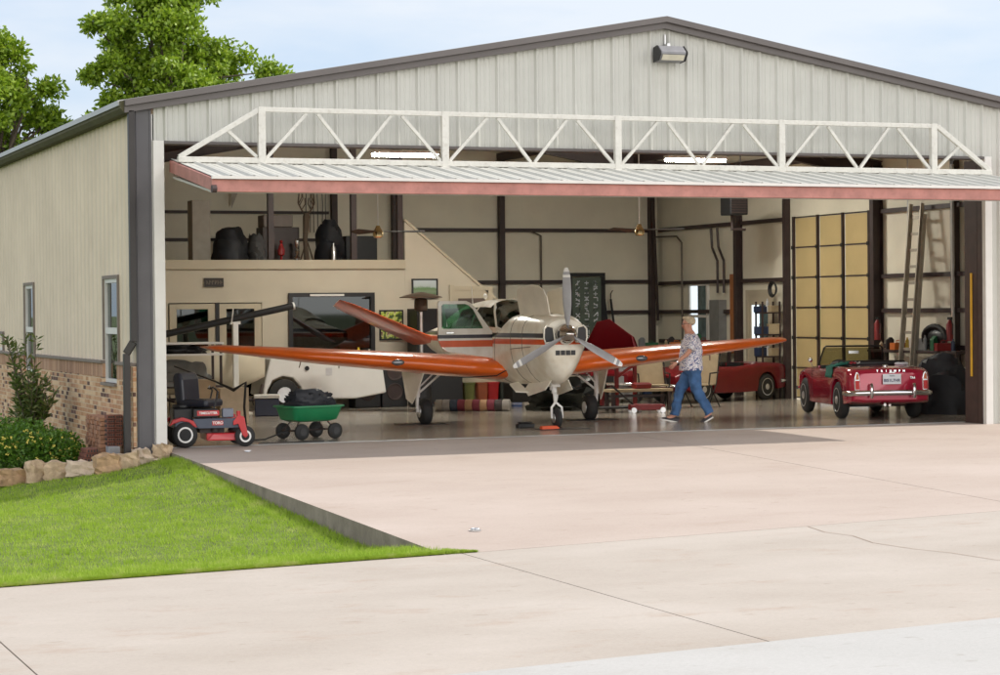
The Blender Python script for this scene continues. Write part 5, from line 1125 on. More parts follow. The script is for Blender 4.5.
for k in range(9):
    for j in range(11): y0 = 1.0+j*.098+rs.uniform(-.012, .012); x0 = -.70+rs.uniform(-.02, .02); b.box(x0, x0+.19, y0, y0+.086, k*.062-.12, k*.062-.066)
solo('brick_stack', 'tall stack of tan leftover bricks with their ends showing, left of the downspout', 'bricks', b, 'oldbrick', bevel=0)
b = MB(); 
for k in range(7): 
    for j in range(2): b.box(-.70+j*.11, -.60+j*.11, .52, .72, k*.062+.06, k*.062+.112); [b.box(-.685+j*.11+h*.03, -.667+j*.11+h*.03, .5175, .5195, k*.062+.072, k*.062+.10, 1) for h in range(3)]
for h in range(6):
    for k in range(6): b.box(-.7015, -.7005, .54+h*.03, .558+h*.03, k*.062+.072, k*.062+.10, 1)
solo('brick_pile', 'stack of holed red bricks beside the downspout', 'bricks', b, ['redbrick', 'black'], (0, 0, 0), bevel=0)
b = MB()
for k in range(3):
    for j in range(4): b.box(-1.02+.02*k, -.82, .60+j*.11, .70+j*.11, k*.062-.16, k*.062-.105)
for k in range(3):
    for h in range(4): b.box(-1.0+.02*k+h*.04, -.98+.02*k+h*.04, .5985, .5995, k*.062-.15, k*.062-.115, 1)
solo('brick_pile', 'low pile of red bricks behind the edging stones at the end of the bush', 'bricks', b, ['redbrick', 'black'])
b = MB(); b.box(-.68, -.56, .48, .76, -.14, .055); b.box(-.70, -.54, .46, .50, -.14, .05); solo('concrete_block', 'grey concrete block under the holed brick stack', 'block', b, mat('block_grey', (.33, .33, .35), .9, 0, .2, 8), bevel=.008)
b = MB(); b.lathe((0, 0, 0), (0, 0, 1), [(0, .06), (.008, .06), (.012, .04)], 16); b.tube([(.04*math.cos(a*.5), .04*math.sin(a*.5), .02) for a in range(13)], .006, 6)
solo('tie_down_ring', 'small steel tie down ring set in the apron near the lawn corner', 'tie-down ring', b, 'alu', (.85, -9.69, -.258))
b = MB(); b.lathe((0, 0, 0), (0, 0, 1), [(0, .04), (.012, .035)], 12); b.box(-.05, .05, -.01, .01, .01, .02); solo('floor_latch', 'small steel latch plate on the floor in front of the mower', 'latch', b, 'alu', (1.0, -.55, -.012))

# ------------------------------------------------------------------ things inside the hangar, left
def bx(name, label, cat, x0, x1, y0, y1, z0, z1, m, bevel=.01, group=None):
    cx, cy_ = (x0+x1)/2, (y0+y1)/2; b = MB(); b.box(x0-cx, x1-cx, y0-cy_, y1-cy_, 0, z1-z0); return solo(name, label, cat, b, m, (cx, cy_, z0), 0, group, bevel=bevel)
# sail boat on the floor with its mast on a white crutch
SB = thing('sailboat', 'small cream sailing dinghy parked in front of the glass doors', 'boat', (3.65, 10.6, 0), 0)
b = MB(); rg = []
for u in np.linspace(0, 1, 15):
    x = -1.9+2.55*u; w = .62*math.sin(PI*(.30+.70*(1-u)))**.6 if u > .6 else .62*(.75+.25*math.sin(PI*u)); w = max(.03, .62*(1-max(0, (u-.45)/.55)**2.2)); kz = .36+.30*max(0, (u-.55)/.45)**2; dz = 1.10+.05*u
    rg.append([(x, w*math.cos(a), dz+(dz-kz)*min(0, math.sin(a))*abs(math.sin(a))**.0) if math.sin(a) < 0 else (x, w*math.cos(a), dz+.05*math.sin(a)) for a in [2*PI*k/20 for k in range(20)]])
b.loft(rg, True); b.build('hull', mat('cream_gelcoat', (.72, .66, .52), .3, 0, .08, 2, coat=.4), SB, smooth=True, angle=50)
b = MB(); b.tube([(-1.6, 0, .4), (-1.2, -.45, .25), (.4, -.45, .25), (.6, 0, .5)], .03, 8); b.tube([(-1.2, .45, .25), (.4, .45, .25)], .03, 8); b.tube([(-.6, -.5, .25), (-.6, .5, .25)], .03, 8); b.build('cradle', 'darksteel', SB)
for y in (-.55, .55):
    b = MB(); b.lathe((-.6, y-.06, .25), (0, 1, 0), [(0, .15), (.02, .24), (.10, .24), (.12, .15)], 22); b.build('wheel', 'rubber', SB, smooth=True)
b = MB(); b.tube([(1.7, 10.3, 1.36), (3.61, 10.0, 1.77), (4.66, 9.9, 1.99)], .065, 14, 0); b.lathe((4.66, 9.9, 1.99), (.97, -.05, .2), [(0, .072), (.03, .072), (.031, .04), (.01, .035)], 14, 1); b.tube([(3.5, 9.95, 1.68), (3.52, 9.9, 1.95)], .012, 6, 1)
solo('mast', 'long black mast tube with a white open end lying on a white post', 'mast', b, ['black', 'white'], smooth=True)
b = MB(); b.box(-.05, .05, -.05, .05, 0, 1.70); b.box(-.10, .10, -.03, .03, 1.66, 1.72); b.box(-.25, .25, -.25, .25, 0, .04); solo('mast_crutch', 'white square post holding up the black mast', 'post', b, 'white', (3.58, 10.0, 0), bevel=.01)
# white car half hidden under the wing
WC = thing('white_car', 'white painted car body with fuel cap, half hidden below the left wing', 'car', (5.15, 11.1, 0), R(0))
b = MB(); prof = [(-.85, .30), (-.80, .62), (-.70, .98), (-.3, 1.12), (.6, 1.10), (1.2, 1.0), (1.55, .80), (1.62, .30), (1.0, .20), (-.05, .20), (-.10, .45), (-.25, .62), (-.45, .66), (-.65, .58), (-.75, .40), (-.78, .28)]
b.prism([(x, -.35, z) for x, z in prof], (0, .95, 0)); b.build('body', mat('white_car_paint', (.74, .73, .70), .3, 0, .04, 3, coat=.5), WC, bevel=.03)
b = MB(); b.lathe((-.42, -.36, .30), (0, 1, 0), [(0, .16), (.02, .27), (.04, .30), (.14, .30), (.16, .25)], 26); b.build('wheel', 'rubber', WC, smooth=True)
b = MB(); b.lathe((-.42, -.37, .30), (0, 1, 0), [(0, .02), (0, .15), (.04, .16)], 18); b.build('hubcap', 'alu', WC, smooth=True)
b = MB(); b.lathe((.02, -.36, .80), (0, -1, 0), [(0, .045), (.01, .045)], 14); b.build('fuel_cap', 'black', WC)
b = MB(); b.box(.40, .52, -.36, -.352, .66, .80); b.build('badge_plate', 'alu', WC)
b = MB(); b.box(-.22, .22, -.16, .16, 0, .32); c_ = thing('cooler', 'dark blue cooler box with white lid on the floor behind the cart', 'cooler', (3.87, 8.9, 0), R(-15)); b.build('box', mat('navy_plastic', (.015, .02, .05), .4), c_, bevel=.02); b = MB(); b.box(-.235, .235, -.175, .175, .325, .39); b.build('lid', 'white', c_, bevel=.015); b = MB(); b.tube([(-.24, 0, .2), (-.27, 0, .3), (-.24, 0, .36)], .01, 6); b.build('handle', 'black', c_)
for z, w_, l in ((0, .5, 'wide white storage step at the foot of the sailboat'), (.24, .42, 'narrower white tray stacked on the white storage step')):
    bx('storage_box', l, 'box', 3.05-w_+.5, 3.55+w_-.35, 9.6, 10.0, z, z+.19, 'cream', .02)
# glass table and clutter by the left wall
TB = thing('side_table', 'white edged two tier table behind the mower', 'table', (2.2, 8.9, 0), 0)
for z in (.55, 1.12, 1.32):
    b = MB(); b.box(-.75, .80, -.35, .35, z, z+.035); b.build('tabletop', 'white' if z != .55 else 'darksteel', TB, bevel=.005)
for x in (-.7, .75):
    for y in (-.3, .3): b = MB(); b.box(x-.02, x+.02, y-.02, y+.02, 0, 1.12 if x < 0 else 1.32); b.build('leg', 'darksteel', TB)
lump('dust_cloth', 'grey crumpled cloth piled on the lower shelf of the white edged table', 'cloth', (2.15, 8.85, .585), (.6, .26, .42), mat('grey_cloth', (.18, .18, .17), .9), 11, 0)
lump('folded_tarp', 'dark folded tarp on top of the white edged table', 'tarp', (2.3, 8.85, 1.155), (.42, .24, .15), 'black', 13, 0)
bx('cardboard_box', 'brown cardboard box standing behind the mower seat', 'box', 1.75, 2.35, 6.6, 7.0, 0, .75, mat('cardboard', (.40, .29, .18), .8), .005)
bx('cardboard_box', 'pale cardboard box standing right of the brown one behind the mower', 'box', 2.45, 2.95, 6.7, 7.05, 0, .60, mat('pale_cardboard', (.52, .42, .30), .8), .005)
b = MB(); b.tube([(1.55, 6.2, 1.0), (2.1, 5.6, .75), (2.3, 5.2, .62), (2.45, 5.0, .75), (2.42, 5.0, .35), (2.5, 5.2, 0)], [.012, .014, .03, .022, .02, .02], 8); solo('garden_trimmer', 'long handled string trimmer leaning behind the mower', 'trimmer', b, 'black', smooth=True)
# patio heater, pictures, cabinet, speakers
PH = thing('patio_heater', 'tall patio heater with wide dark cap in front of the office wall', 'patio heater', (7.51, 10.8, 0))
b = MB(); b.lathe((0, 0, 2.13), (0, 0, 1), [(0, .42), (.015, .42), (.06, .28), (.11, .05)], 28); b.build('cap', mat('bronze_metal', (.12, .08, .055), .4, .6), PH, smooth=True)
b = MB(); b.lathe((0, 0, 1.86), (0, 0, 1), [(0, .07), (.03, .13), (.22, .13), (.26, .10)], 20); b.build('burner', mat('burner', (.10, .07, .05), .5, .5), PH, smooth=True)
b = MB(); b.lathe((0, 0, .7), (0, 0, 1), [(0, .035), (1.2, .035)], 12); b.build('pole', 'alu', PH, smooth=True); b = MB(); b.lathe((0, 0, 0), (0, 0, 1), [(0, .24), (.05, .24), (.06, .20), (.70, .18), (.74, .05)], 20); b.build('tank_cover', 'black', PH, smooth=True)
def picture(label, x0, x1, z0, z1, m, y=11.96, mat_col=None):
    t = thing('framed_picture', label, 'picture', ((x0+x1)/2, y, (z0+z1)/2)); w, h = (x1-x0)/2, (z1-z0)/2; f = .03
    b = MB(); b.box(-w, w, -.01, .025, h-f, h); b.box(-w, w, -.01, .025, -h, -h+f); b.box(-w, -w+f, -.01, .025, -h+f, h-f); b.box(w-f, w, -.01, .025, -h+f, h-f); b.build('frame', 'black', t)
    b = MB(); b.box(-w+f, w-f, .0, .02, -h+f, h-f); b.build('print', m, t); return t
def art_mat(name, cols, scale, axis=None):
    m, nt, bs = new_mat(name); N = nt.nodes; L = nt.links; tc = N.new('ShaderNodeTexCoord')
    n = N.new('ShaderNodeTexNoise'); n.inputs['Scale'].default_value = scale; n.inputs['Detail'].default_value = 4; L.new(tc.outputs['Object'], n.inputs['Vector']); r = N.new('ShaderNodeValToRGB')
    src = n.outputs['Fac']
    if axis:
        sp = N.new('ShaderNodeSeparateXYZ'); L.new(tc.outputs['Object'], sp.inputs[0]); mr = N.new('ShaderNodeMapRange'); mr.inputs['From Min'].default_value = -axis; mr.inputs['From Max'].default_value = axis; L.new(sp.outputs['Z'], mr.inputs['Value'])
        ad = N.new('ShaderNodeMath'); ad.operation = 'MULTIPLY_ADD'; ad.inputs[1].default_value = .35; L.new(n.outputs['Fac'], ad.inputs[0]); L.new(mr.outputs[0], ad.inputs[2]); sb_ = N.new('ShaderNodeMath'); sb_.operation = 'SUBTRACT'; sb_.inputs[1].default_value = .17; L.new(ad.outputs[0], sb_.inputs[0]); src = sb_.outputs[0]
    L.new(src, r.inputs['Fac']); e = r.color_ramp.elements; e[0].position = cols[0][0]; e[0].color = (*cols[0][1], 1); e[1].position = cols[1][0]; e[1].color = (*cols[1][1], 1)
    for p, c in cols[2:]: x = e.new(p); x.color = (*c, 1)
    L.new(r.outputs[0], bs.inputs['Base Color']); bs.inputs['Roughness'].default_value = .3; return m
picture('dark framed landscape picture of green hills above the patio heater', 7.73, 8.28, 2.13, 2.52, art_mat('landscape_print', [(0, (.06, .12, .03)), (.35, (.20, .26, .16)), (.5, (.12, .22, .08)), (.62, (.45, .50, .48)), (1, (.55, .60, .62))], 6, .18))
picture('black framed picture with a dark round shape on bright yellow green', 7.04, 7.54, 1.30, 1.90, art_mat('round_print', [(.3, (.03, .05, .02)), (.45, (.06, .10, .03)), (.5, (.45, .55, .05)), (.58, (.55, .55, .30)), (.64, (.15, .04, .02))], 9))
sg_ = thing('wall_sign', 'small dark wall sign with faint letters above the glass doors', 'sign', (3.68, 11.97, 2.465)); b = MB(); b.box(-.19, .19, -.01, .02, -.085, .085); b.build('board', mat('sign_dark', (.02, .012, .008), .5), sg_)
M.setdefault('signgold', mat('sign_gold', (.16, .125, .08), .5))
for k in range(6):
    b = MB(); x = -.145+k*.055; rs = random.Random(k*3+1); b.bar((x, -.013, -.04), (x, -.013, .04), .012, .004, (0, 1, 0)); b.bar((x, -.013, rs.choice((.036, 0, -.036))), (x+.034, -.013, rs.choice((.036, 0, -.036))), .012, .004, (0, 1, 0)); b.build('letter', 'signgold', sg_)
bx('metal_cabinet', 'black tall cabinet against the office wall behind the patio heater', 'cabinet', 7.60, 8.55, 11.3, 11.9, 0, 1.92, 'black', .01)
for i, (x, l) in enumerate(((6.5, 'black loudspeaker cabinet below the office window, left one'), (7.05, 'black loudspeaker cabinet right of its twin below the office window'))):
    t = thing('speaker_cabinet', l, 'speaker', (x, 11.3, 0), 0, 'black cabinets under the left wing'); b = MB(); b.box(-.26, .26, -.22, .22, 0, .95); b.build('cabinet', 'black', t, bevel=.015)
    for z in (.3, .68): b = MB(); b.lathe((0, -.225, z), (0, -1, 0), [(0, .17), (.01, .16), (-.02, .05)], 20); b.build('cone', 'darksteel', t)
for i, (x, c, l, h) in enumerate(((6.2, (.45, .03, .02), 'red can on the ledge under the office window', .16), (6.4, (.65, .45, .03), 'yellow bottle on the ledge under the office window', .22), (6.62, (.6, .58, .5), 'white bottle on the ledge under the office window', .18))):
    b = MB(); b.lathe((0, 0, 0), (0, 0, 1), [(0, .05), (h*.7, .05), (h*.85, .02), (h, .02)], 14); solo('bottle', l, 'bottle', b, mat('bottle_paint', c, .4), (x, 11.35, .955 if x > 6.24 else .955), 0, 'bottles under the office window', smooth=True)
# coloured bins and the rolled rug behind the aeroplane
for i, (x, c, l) in enumerate(((8.75, (.28, .01, .02), 'maroon bin at the left end of the row behind the airplane'), (9.0, (.20, .22, .06), 'olive green bin in the row behind the airplane'), (9.28, (.40, .10, .04), 'rust orange bin in the row behind the airplane'), (9.50, (.50, .01, .015), 'bright red bin in the row behind the airplane'), (9.75, (.03, .04, .03), 'black green bin in the row behind the airplane'), (10.0, (.03, .12, .42), 'blue bin in the row behind the airplane'), (10.22, (.50, .46, .40), 'pale grey bin in the row behind the airplane'))):
    b = MB(); b.loft([rrect(.10, .10, 0, .03), rrect(.12, .12, .38, .03), rrect(.13, .13, .385, .03), rrect(.13, .13, .42, .03), rrect(.10, .10, .42, .03)], True); solo('storage_bin', l, 'bin', b, mat('bin_plastic', tuple(v*.55 for v in c), .4), (x-.1, 12.0-.35*(x-8.75)*.4, 0), 0, 'coloured bins behind the airplane', smooth=True)
bx('tool_chest', 'long dark chest on the floor behind the nose of the airplane', 'chest', 10.25, 11.6, 11.6, 12.1, .05, .42, mat('dark_purple', (.03, .02, .04), .5), .02)
b = MB(); a = Vector((7.15, 9.0, .11)); e = Vector((8.35, 8.25, .11)); cols_ = [0, 1, 2, 3, 4, 3, 4, 3, 5, 1]; d = e-a
for i in range(10): 
    n0 = len(b.v); b.lathe(a+d*(i/10), d, [(0, .095), (.01, .11), (d.length/10-.01, .11), (d.length/10, .095)], 16, cols_[i])
solo('rolled_rug', 'rolled striped rug lying on the floor behind the left main wheel', 'rug', b, [mat('rug_'+str(i), c, .95) for i, c in enumerate(((.25, .23, .20), (.30, .28, .26), (.05, .07, .10), (.20, .04, .06), (.42, .25, .14), (.06, .05, .05)))], smooth=True)
# ---- loft
F0 = 2.862
bx('filing_cabinet', 'tall grey cabinet standing at the left of the loft', 'cabinet', 3.56, 3.93, 13.2, 13.6, F0, 4.12, mat('cabinet_grey', (.30, .27, .22), .5), .01)
lump('covered_grill', 'large black rounded cover on the loft right of the grey cabinet', 'cover', (4.35, 13.3, F0), (.36, .4, .72), 'bagblack', 21, 0, amp=.10)
lump('covered_chair', 'grey draped chair on the loft right of the black cover', 'cover', (4.90, 13.4, F0), (.20, .3, .52), mat('grey_drape', (.10, .10, .10), .9), 23, 0, amp=.2)
bx('wooden_cabinet', 'dark wooden cabinet on the loft behind the loft post', 'cabinet', 5.08, 5.85, 13.5, 14.0, F0, 3.60, mat('dark_wood', (.035, .018, .014), .5), .01)
bx('suitcase', 'grey brown case lying on the dark wooden cabinet', 'suitcase', 5.10, 5.72, 13.5, 13.95, 3.602, 3.85, mat('case_grey', (.20, .17, .15), .6), .02)
b = MB(); b.lathe((0, 0, 0), (0, 0, 1), [(0, .08), (.04, .09), (.05, .03), (.14, .025), (.17, .07), (.26, .08), (.34, .05), (.40, .02), (.44, .04), (.47, .01)], 18); solo('red_vase', 'shiny red vase shaped lamp on the loft edge', 'vase', b, mat('red_glaze', (.30, .01, .015), .15, 0, 0, coat=1), (5.38, 13.2, F0), smooth=True)
b = MB(); b.lathe((0, 0, 0), (0, 0, 1), [(0, .07), (.03, .07), (.06, .02), (.12, .06), (.18, .02), (.24, .055), (.30, .02), (.38, .05), (.46, .05), (.5, .01)], 18); solo('trophy', 'silver knobbed trophy on the loft right of the red vase', 'trophy', b, 'chrome', (5.71, 13.2, F0), smooth=True)
b = MB(); bp_ = (0, 0); b.tube([(0, 0, 0), (-.03, 0, .5), (.0, 0, .95), (0, 0, 1.02)], [.06, .05, .075, .05], 8); b.tube([(0, 0, .95), (-.10, 0, 1.08), (-.17, 0, 1.22), (-.15, 0, 1.42)], .016, 6); b.tube([(0, 0, .95), (.10, 0, 1.08), (.17, 0, 1.22), (.15, 0, 1.42)], .016, 6)
for sx in (-1, 1):
    for t_, l_ in ((.10, .12), (.15, .16), (.17, .18)): b.tube([(sx*t_, 0, 1.08+(t_-.1)*1.5), (sx*(t_-.07), -.03, 1.2+(t_-.1)*2), (sx*(t_-.06), -.04, 1.2+(t_-.1)*2+l_)], .011, 5)
b.tube([(-.15, 0, 0), (0, 0, .5), (.15, 0, 0)], .02, 6); solo('antler_sculpture', 'slim brown sculpture with branching antlers on the loft', 'sculpture', b, mat('antler_brown', (.10, .07, .045), .7), (5.93, 13.25, F0), smooth=True)
lump('folded_tent', 'dark arched bundle on the loft right of the antler sculpture', 'bundle', (6.5, 13.5, F0), (.30, .35, .85), 'bagblack', 31, 0, amp=.12)
bx('black_crate', 'long black crate along the right part of the loft', 'crate', 6.78, 7.45, 13.3, 13.9, F0, 3.42, 'black', .01)
b = MB(); b.lathe((0, 0, 0), (0, 0, 1), [(0, .05), (.30, .05), (.36, .02), (.40, .02)], 12); solo('gas_bottle', 'small grey gas bottle on the loft beside the dark bundle', 'bottle', b, 'alu', (6.42, 13.0, F0), smooth=True)
b = MB()
for i in range(6): x = 6.82+i*.09; b.tube([(x, 16.30, 3.6), (x+.02*math.sin(i*2), 16.3, 4.2), (x+.03*math.cos(i), 16.3, 5.0)], .009, 5)
solo('hanging_cables', 'bundle of thin dark cables hanging on the wall above the loft', 'cables', b, 'black')
b = MB(); b.bar((5.15, 16.2, 4.6), (5.05, 16.2, 4.2), .01, .25); b.v = []; b.f = []; b.m = []; b.prism([(5.15, 16.25, 4.75), (5.4, 16.25, 4.7), (5.15, 16.25, 4.1)], (0, .01, 0)); solo('pennant', 'pale pennant on the wall above the loft', 'pennant', b, mat('pennant_cloth', (.50, .45, .38), .8))

# ------------------------------------------------------------------ things inside the hangar, rear and right
LB = thing('lettered_board', 'tall dark framed board with rows of white vertical lettering behind the propeller', 'sign', (13.35, 16.1, 1.75)); b = MB(); b.box(-.36, .36, -.02, .03, -.95, .85); b.build('board', mat('board_green', (.10, .13, .10), .6), LB)
b = MB(); b.box(.36, .46, -.04, .04, -1.7, .86); b.box(-.46, -.36, -.04, .04, -1.7, .86); b.box(-.46, .46, -.04, .04, .862, .95); b.build('frame', 'black', LB)
rs = random.Random(5)
for x in (.22, .0, -.22):
    z = .72
    while z > -.78:
        b = MB(); w_ = rs.uniform(.07, .10)
        for q in range(rs.choice((2, 3, 3))):
            a0 = rs.choice(((-.05, 0, .05, 0), (-.05, -.5, .05, .5), (0, -.5, 0, .5), (-.05, .5, .05, .5), (.05, -.5, .05, .5), (-.05, .5, .05, -.5)))
            b.bar((x+a0[0], -.024, z+a0[1]*w_), (x+a0[2], -.024, z+a0[3]*w_), .020, .004, (0, 1, 0))
        b.build('letter', 'platewhite', LB); z -= w_+.035
for i, (x, y) in enumerate(((13.80, 2.3), (13.98, 2.1))):
    b = MB(); b.bar((x, 16.15, y), (x+.16, 15.9, 0), .05, .02); b.tube([(x, 16.15, y), (x-.02, 16.1, y+.12), (x+.03, 16.1, y+.2)], .012, 5); solo('ski', ('dark ski', 'second dark ski')[i]+' leaning on the rear wall right of the lettered board', 'ski', b, 'black', (0, 0, 0), 0, 'skis leaning on the rear wall')
def bench(name, label, x0, x1, y0, y1, h, m='darksteel'):
    t = thing(name, label, 'workbench', ((x0+x1)/2, (y0+y1)/2, 0)); w, d = (x1-x0)/2, (y1-y0)/2
    b = MB(); b.box(-w, w, -d, d, h-.05, h); b.build('top', m, t, bevel=.005); b = MB(); b.box(-w+.1, w-.1, -d+.1, d-.05, .25, .29); b.build('shelf', 'darksteel', t)
    for sx in (-1, 1):
        for sy in (-1, 1): b = MB(); b.box(sx*(w-.06)-.03, sx*(w-.06)+.03, sy*(d-.06)-.03, sy*(d-.06)+.03, 0, h-.052); b.build('leg', 'darksteel', t)
    return t
bench('workbench', 'dark workbench along the rear wall behind the right wing', 12.3, 14.9, 15.3, 16.0, 1.0)
bench('workbench', 'dark workbench along the right wall under the window', 14.55, 15.2, 12.5, 15.1, 1.02)
bench('workbench', 'narrow dark bench along the right wall behind the crimson roadster', 14.75, 15.2, 3.2, 6.2, 1.08)
colr = {'red': (.22, .012, .012), 'white': (.62, .60, .55), 'black': (.015, .015, .015), 'blue': (.02, .035, .08), 'grey': (.25, .25, .25), 'orange': (.6, .16, .03), 'silver': (.5, .5, .5), 'green': (.03, .14, .06), 'yellow': (.6, .42, .05), 'tan': (.42, .33, .20)}
CM = {k: mat('tin_'+k, v, .45, 0, .1, 8) for k, v in colr.items()}
used = set()
rs = random.Random(77)
def clutter(x0, x1, y0, y1, z, n, where, grp):
    k_ = list(colr)
    for i in range(n):
        t = (i+.5)/n; x = x0+(x1-x0)*t; y = y0+(y1-y0)*t; c = k_[(i*3+n) % len(k_)]; kind = ('spray can', 'oil jug', 'parts box', 'tool case', 'bottle')[(i*2+n) % 5]; h = rs.uniform(.14, .30)
        b = MB()
        if kind in ('spray can', 'bottle'): b.lathe((0, 0, 0), (0, 0, 1), [(0, .035), (h*.75, .035), (h*.85, .014), (h, .014)], 12)
        elif kind == 'oil jug': b.prism([(-.07, -.04, 0), (.07, -.04, 0), (.07, -.04, h*.8), (.03, -.04, h), (0, -.04, h), (-.07, -.04, h*.75)], (0, .08, 0))
        elif kind == 'parts box': b.box(-.11, .11, -.08, .08, 0, h*.7); b.box(-.115, .115, -.085, .085, h*.6, h*.7+.01)
        else: b.box(-.15, .15, -.07, .07, 0, h*.6); b.tube([(-.05, 0, h*.6), (-.05, 0, h*.8), (.05, 0, h*.8), (.05, 0, h*.6)], .008, 5)
        lab = f'{c} {kind} standing {where}'
        if lab in used: lab = f'{c} {kind} standing {where}, farther along'
        used.add(lab); solo(kind.replace(' ', '_'), lab, kind, b, CM[c], (x, y, z), rs.uniform(-.3, .3), grp, bevel=.004)
clutter(12.45, 14.8, 15.5, 15.5, 1.002, 10, 'on the rear workbench', 'odds and ends on the rear workbench')
clutter(14.75, 14.75, 15.0, 12.6, 1.022, 9, 'on the bench under the right wall window', 'odds and ends on the bench under the window')
clutter(14.85, 14.85, 6.0, 3.3, 1.082, 9, 'on the narrow bench behind the crimson roadster', 'odds and ends on the bench behind the roadster')
clutter(12.5, 14.7, 15.6, 15.6, .292, 7, 'on the lower shelf of the rear workbench', 'odds and ends under the rear workbench')
# shelf unit right of the side door
SH = thing('shelf_unit', 'narrow dark shelf rack beside the side door by the tan sectional door', 'shelf', (14.95, 10.45, 0))
for z in (.4, .85, 1.3, 1.75): b = MB(); b.box(-.22, .22, -.16, .16, z, z+.03); b.build('shelf', 'darksteel', SH)
for sx in (-1, 1):
    for sy in (-1, 1): b = MB(); b.box(sx*.2-.015, sx*.2+.015, sy*.14-.015, sy*.14+.015, 0, 2.0); b.build('upright', 'darksteel', SH)
for z, w_ in ((.43, 'bottom shelf'), (.88, 'second shelf'), (1.33, 'third shelf'), (1.78, 'top shelf')): clutter(14.78, 15.1, 10.52, 10.38, z, 3, f'on the {w_} of the narrow rack', 'odds and ends on the narrow rack')
b = MB(); [b.tube([(.0+.02*j, (.16-.02*j)*math.cos(a*.35), (.16-.02*j)*math.sin(a*.35)) for a in range(19)], .014, 6) for j in range(3)]; solo('hose_reel', 'coiled dark air hose hanging high beside the side door', 'hose', b, 'black', (15.0, 10.35, 2.25))
# extension ladder on the right wall
LD = thing('extension_ladder', 'tall aluminium extension ladder leaning on the right wall behind the roadster', 'ladder', (14.62, 4.72, 0))
M['ladderalu'] = mat('weathered_aluminium', (.42, .38, .31), .5, .5, .1, 8)
for s_, (x0, x1, w, z0, z1) in enumerate(((0.0, .50, .23, 0, 3.55), (-.05, .46, .19, .4, 3.75))):
    for sy in (-1, 1):
        b = MB(); f0 = z0/3.75; f1 = z1/3.75; b.bar((x0+(x1-x0)*f0, sy*w-.30*f0*-1-.05, z0), (x0+(x1-x0)*f1, sy*w+.30*f1-.05, z1), .03, .075, (1, 0, 0)); b.build('rail', 'ladderalu', LD)
for k in range(12):
    z = .2+k*.30; f = z/3.75; b = MB(); b.bar((.50*f, -.23+.30*f-.05, z), (.50*f, .23+.30*f-.05, z), .05, .05); b.build('rung', 'ladderalu', LD)
# dark bundle, sheet, chair, extinguishers
b = MB(); 
for j in range(5):
    pts = [(.03*j-.06, (.36-.03*j)*math.cos(a*.33)+.02*j, .20*math.sin(a*.33)*(1-.1*j)) for a in range(20)]; b.tube(pts, .045, 7)
b.ball((0, 0, 0), (.10, .30, .15)); solo('hose_bundle', 'dark tangled hose bundle hanging on the right wall behind the roadster', 'hose', b, 'black', (14.98, 4.15, 1.32), smooth=True)
lump('covered_motorcycle', 'black draped cover over a tall machine in the right corner behind the roadster', 'cover', (14.45, 3.20, 0), (.36, .55, 1.02), 'bagblack', 41, R(20), amp=.12)
for x, y, l in ((14.95, 6.15, 'red fire extinguisher hanging by the dark column left of the ladder'), (14.98, 3.75, 'small red fire extinguisher hanging on the slim column right of the ladder')):
    t = thing('fire_extinguisher', l, 'fire extinguisher', (x, y, 1.25), 0, 'fire extinguishers on the right wall'); b = MB(); b.lathe((0, 0, 0), (0, 0, 1), [(0, .06), (.30, .065), (.36, .03), (.38, .02)], 16); b.build('cylinder', CM['red'], t, smooth=True); b = MB(); b.box(-.02, .02, -.06, .05, .38, .43); b.tube([(0, -.05, .40), (0, -.09, .3), (0, -.08, .12)], .01, 6); b.build('valve', 'black', t)
b = MB(); b.tube([(15.12, 3.86, 1.2), (15.12, 3.86, 4.4)], .035, 8); b.tube([(15.1, 5.3, 3.4), (15.1, 5.3, 4.6)], .012, 6); solo('drop_conduit', 'white conduit pipe running down the slim column right of the ladder', 'pipe', b, 'alu')
b = MB(); b.box(14.9, 14.97, 3.62, 3.80, .6, .98); solo('notice_panel', 'pale panel on the right wall below the hose bundle', 'panel', b, 'cream', bevel=.005)
# tan folding chairs, creeper, engine stand, floor jack
def chair(label, loc, rz):
    t = thing('folding_chair', label, 'chair', loc, rz, 'tan folding chairs behind the right wing'); m = 'tanfab'
    b = MB(); b.prism([(-.27, .18, .45), (.27, .18, .45), (.25, .34, 1.02), (-.25, .34, 1.02)], (0, .03, .01)); b.build('backrest', m, t, bevel=.01); b = MB(); b.box(-.27, .27, -.25, .20, .42, .45); b.build('seat', m, t, bevel=.01)
    for sx in (-1, 1):
        b = MB(); b.tube([(sx*.29, -.28, 0), (sx*.29, .12, .45), (sx*.27, .36, 1.04)], .013, 8); b.tube([(sx*.29, .28, 0), (sx*.29, -.22, .45)], .013, 8); b.tube([(sx*.29, -.24, .44), (sx*.30, -.20, .65), (sx*.30, .20, .66)], .015, 8); b.build('side_frame', 'black', t, smooth=True)
M['tanfab'] = mat('tan_canvas', (.42, .33, .21), .85, 0, .1, 6)
chair('tan canvas folding chair just right of the walking man', (12.0, 7.7, 0), R(-50)); chair('tan canvas folding chair seen left of the walking man under the wing', (11.1, 7.9, 0), R(-15))
t = bench('low_bench', 'low tan wooden bench under the right wing', 9.85, 11.1, 7.0, 7.4, .40, 'tanfab')
ES = thing('engine_stand', 'tall red steel engine stand under the right wing', 'engine stand', (10.05, 7.6, 0))
for x in (-.12, .18, .55): b = MB(); b.box(x-.03, x+.03, -.03, .03, .06, .92); b.build('upright', CM['red'], ES)
b = MB(); b.box(-.2, .7, -.04, .04, .92, .98); b.bar((.18, 0, .6), (.45, -.2, .85), .05, .05); b.build('crossbar', CM['red'], ES)
for x in (-.15, .6): b = MB(); b.box(x-.03, x+.03, -.35, .35, .03, .09); b.build('foot', CM['black'], ES)
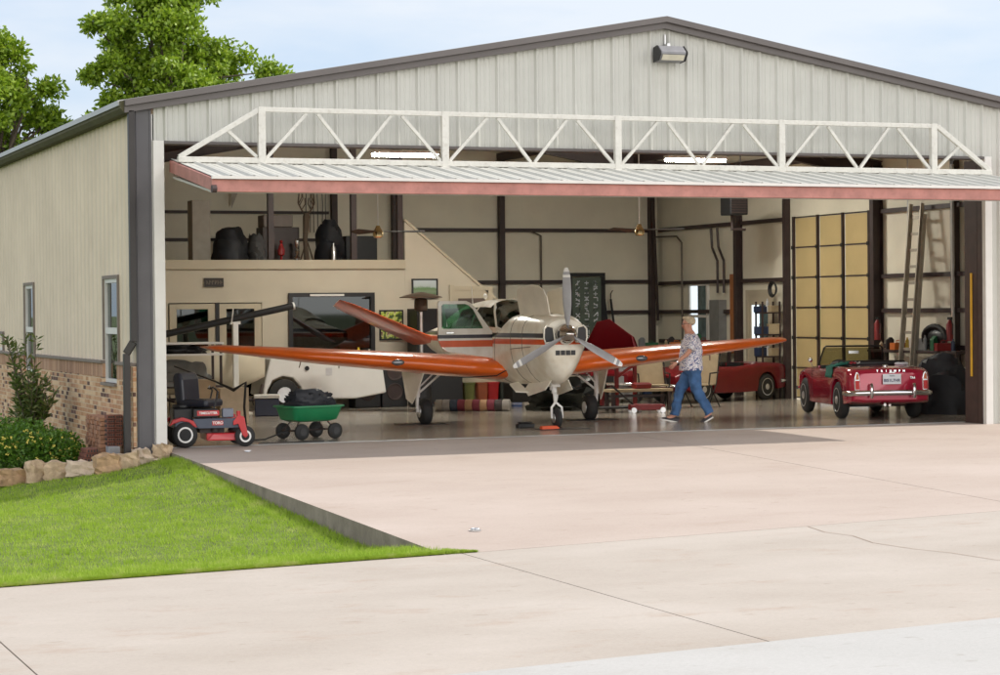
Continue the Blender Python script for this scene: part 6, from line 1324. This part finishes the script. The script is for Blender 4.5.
FJ = thing('floor_jack', 'red floor jack on the floor under the right wing', 'jack', (10.25, 6.35, 0), R(-10)); b = MB(); b.box(-.32, .32, -.10, -.06, .05, .15); b.box(-.32, .32, .06, .10, .05, .15); b.box(-.25, .05, -.06, .06, .08, .16); b.build('frame', CM['red'], FJ, bevel=.008)
b = MB(); b.tube([(-.25, 0, .15), (-.65, 0, .5)], .018, 8); b.build('handle', CM['black'], FJ)
for x in (-.27, .27):
    for y in (-.13, .13): b = MB(); b.lathe((x, y-.02, .05), (0, 1, 0), [(0, .05), (.04, .05)], 14); b.build('wheel', 'alu', FJ)
b = MB(); b.loft([rrect(.16, .09, .42, .03), rrect(.18, .10, .50, .03), rrect(.14, .08, .53, .03)], True); solo('seat_cushion', 'red cushion on the low tan bench', 'cushion', b, CM['red'], (10.55, 7.2, -.016), 0, smooth=True)
CP = thing('creeper', 'black mechanic creeper with small wheels on the floor beside the red jack', 'creeper', (9.75, 6.7, 0), R(5)); b = MB(); b.box(-.55, .55, -.2, .2, .07, .11); b.build('board', 'black', CP, bevel=.02)
for x in (-.45, .45):
    for y in (-.17, .17): b = MB(); b.lathe((x, y-.012, .035), (0, 1, 0), [(0, .035), (.025, .035)], 12); b.build('wheel', 'alu', CP)
lump('parts_heap', 'dark heap of machine parts under the right wing beside the main wheel', 'parts heap', (9.45, 8.2, 0), (.7, .5, .55), mat('greasy_parts', (.02, .022, .018), .4, .3), 51, 0, amp=.35)
for i, (x, y, s_, c, l) in enumerate(((9.3, 10.2, .5, 'black', 'black shop machine low behind the nose gear'), (11.6, 10.4, .6, 'grey', 'grey shop machine left of the raised red bonnet'), (12.3, 10.9, .45, 'blue', 'blue canister beside the raised red bonnet'))):
    b = MB(); b.box(-.3*s_*1.5, .3*s_*1.5, -.25, .25, .08, .9*s_); b.lathe((0, 0, .9*s_), (0, 0, 1), [(0, .16), (.2, .15), (.3, .06)], 16); b.box(-.05, .25, -.2, .2, .9*s_, .9*s_+.14); solo('shop_machine', l, 'machine', b, CM[c], (x, y, 0), .2*i, None, bevel=.015)
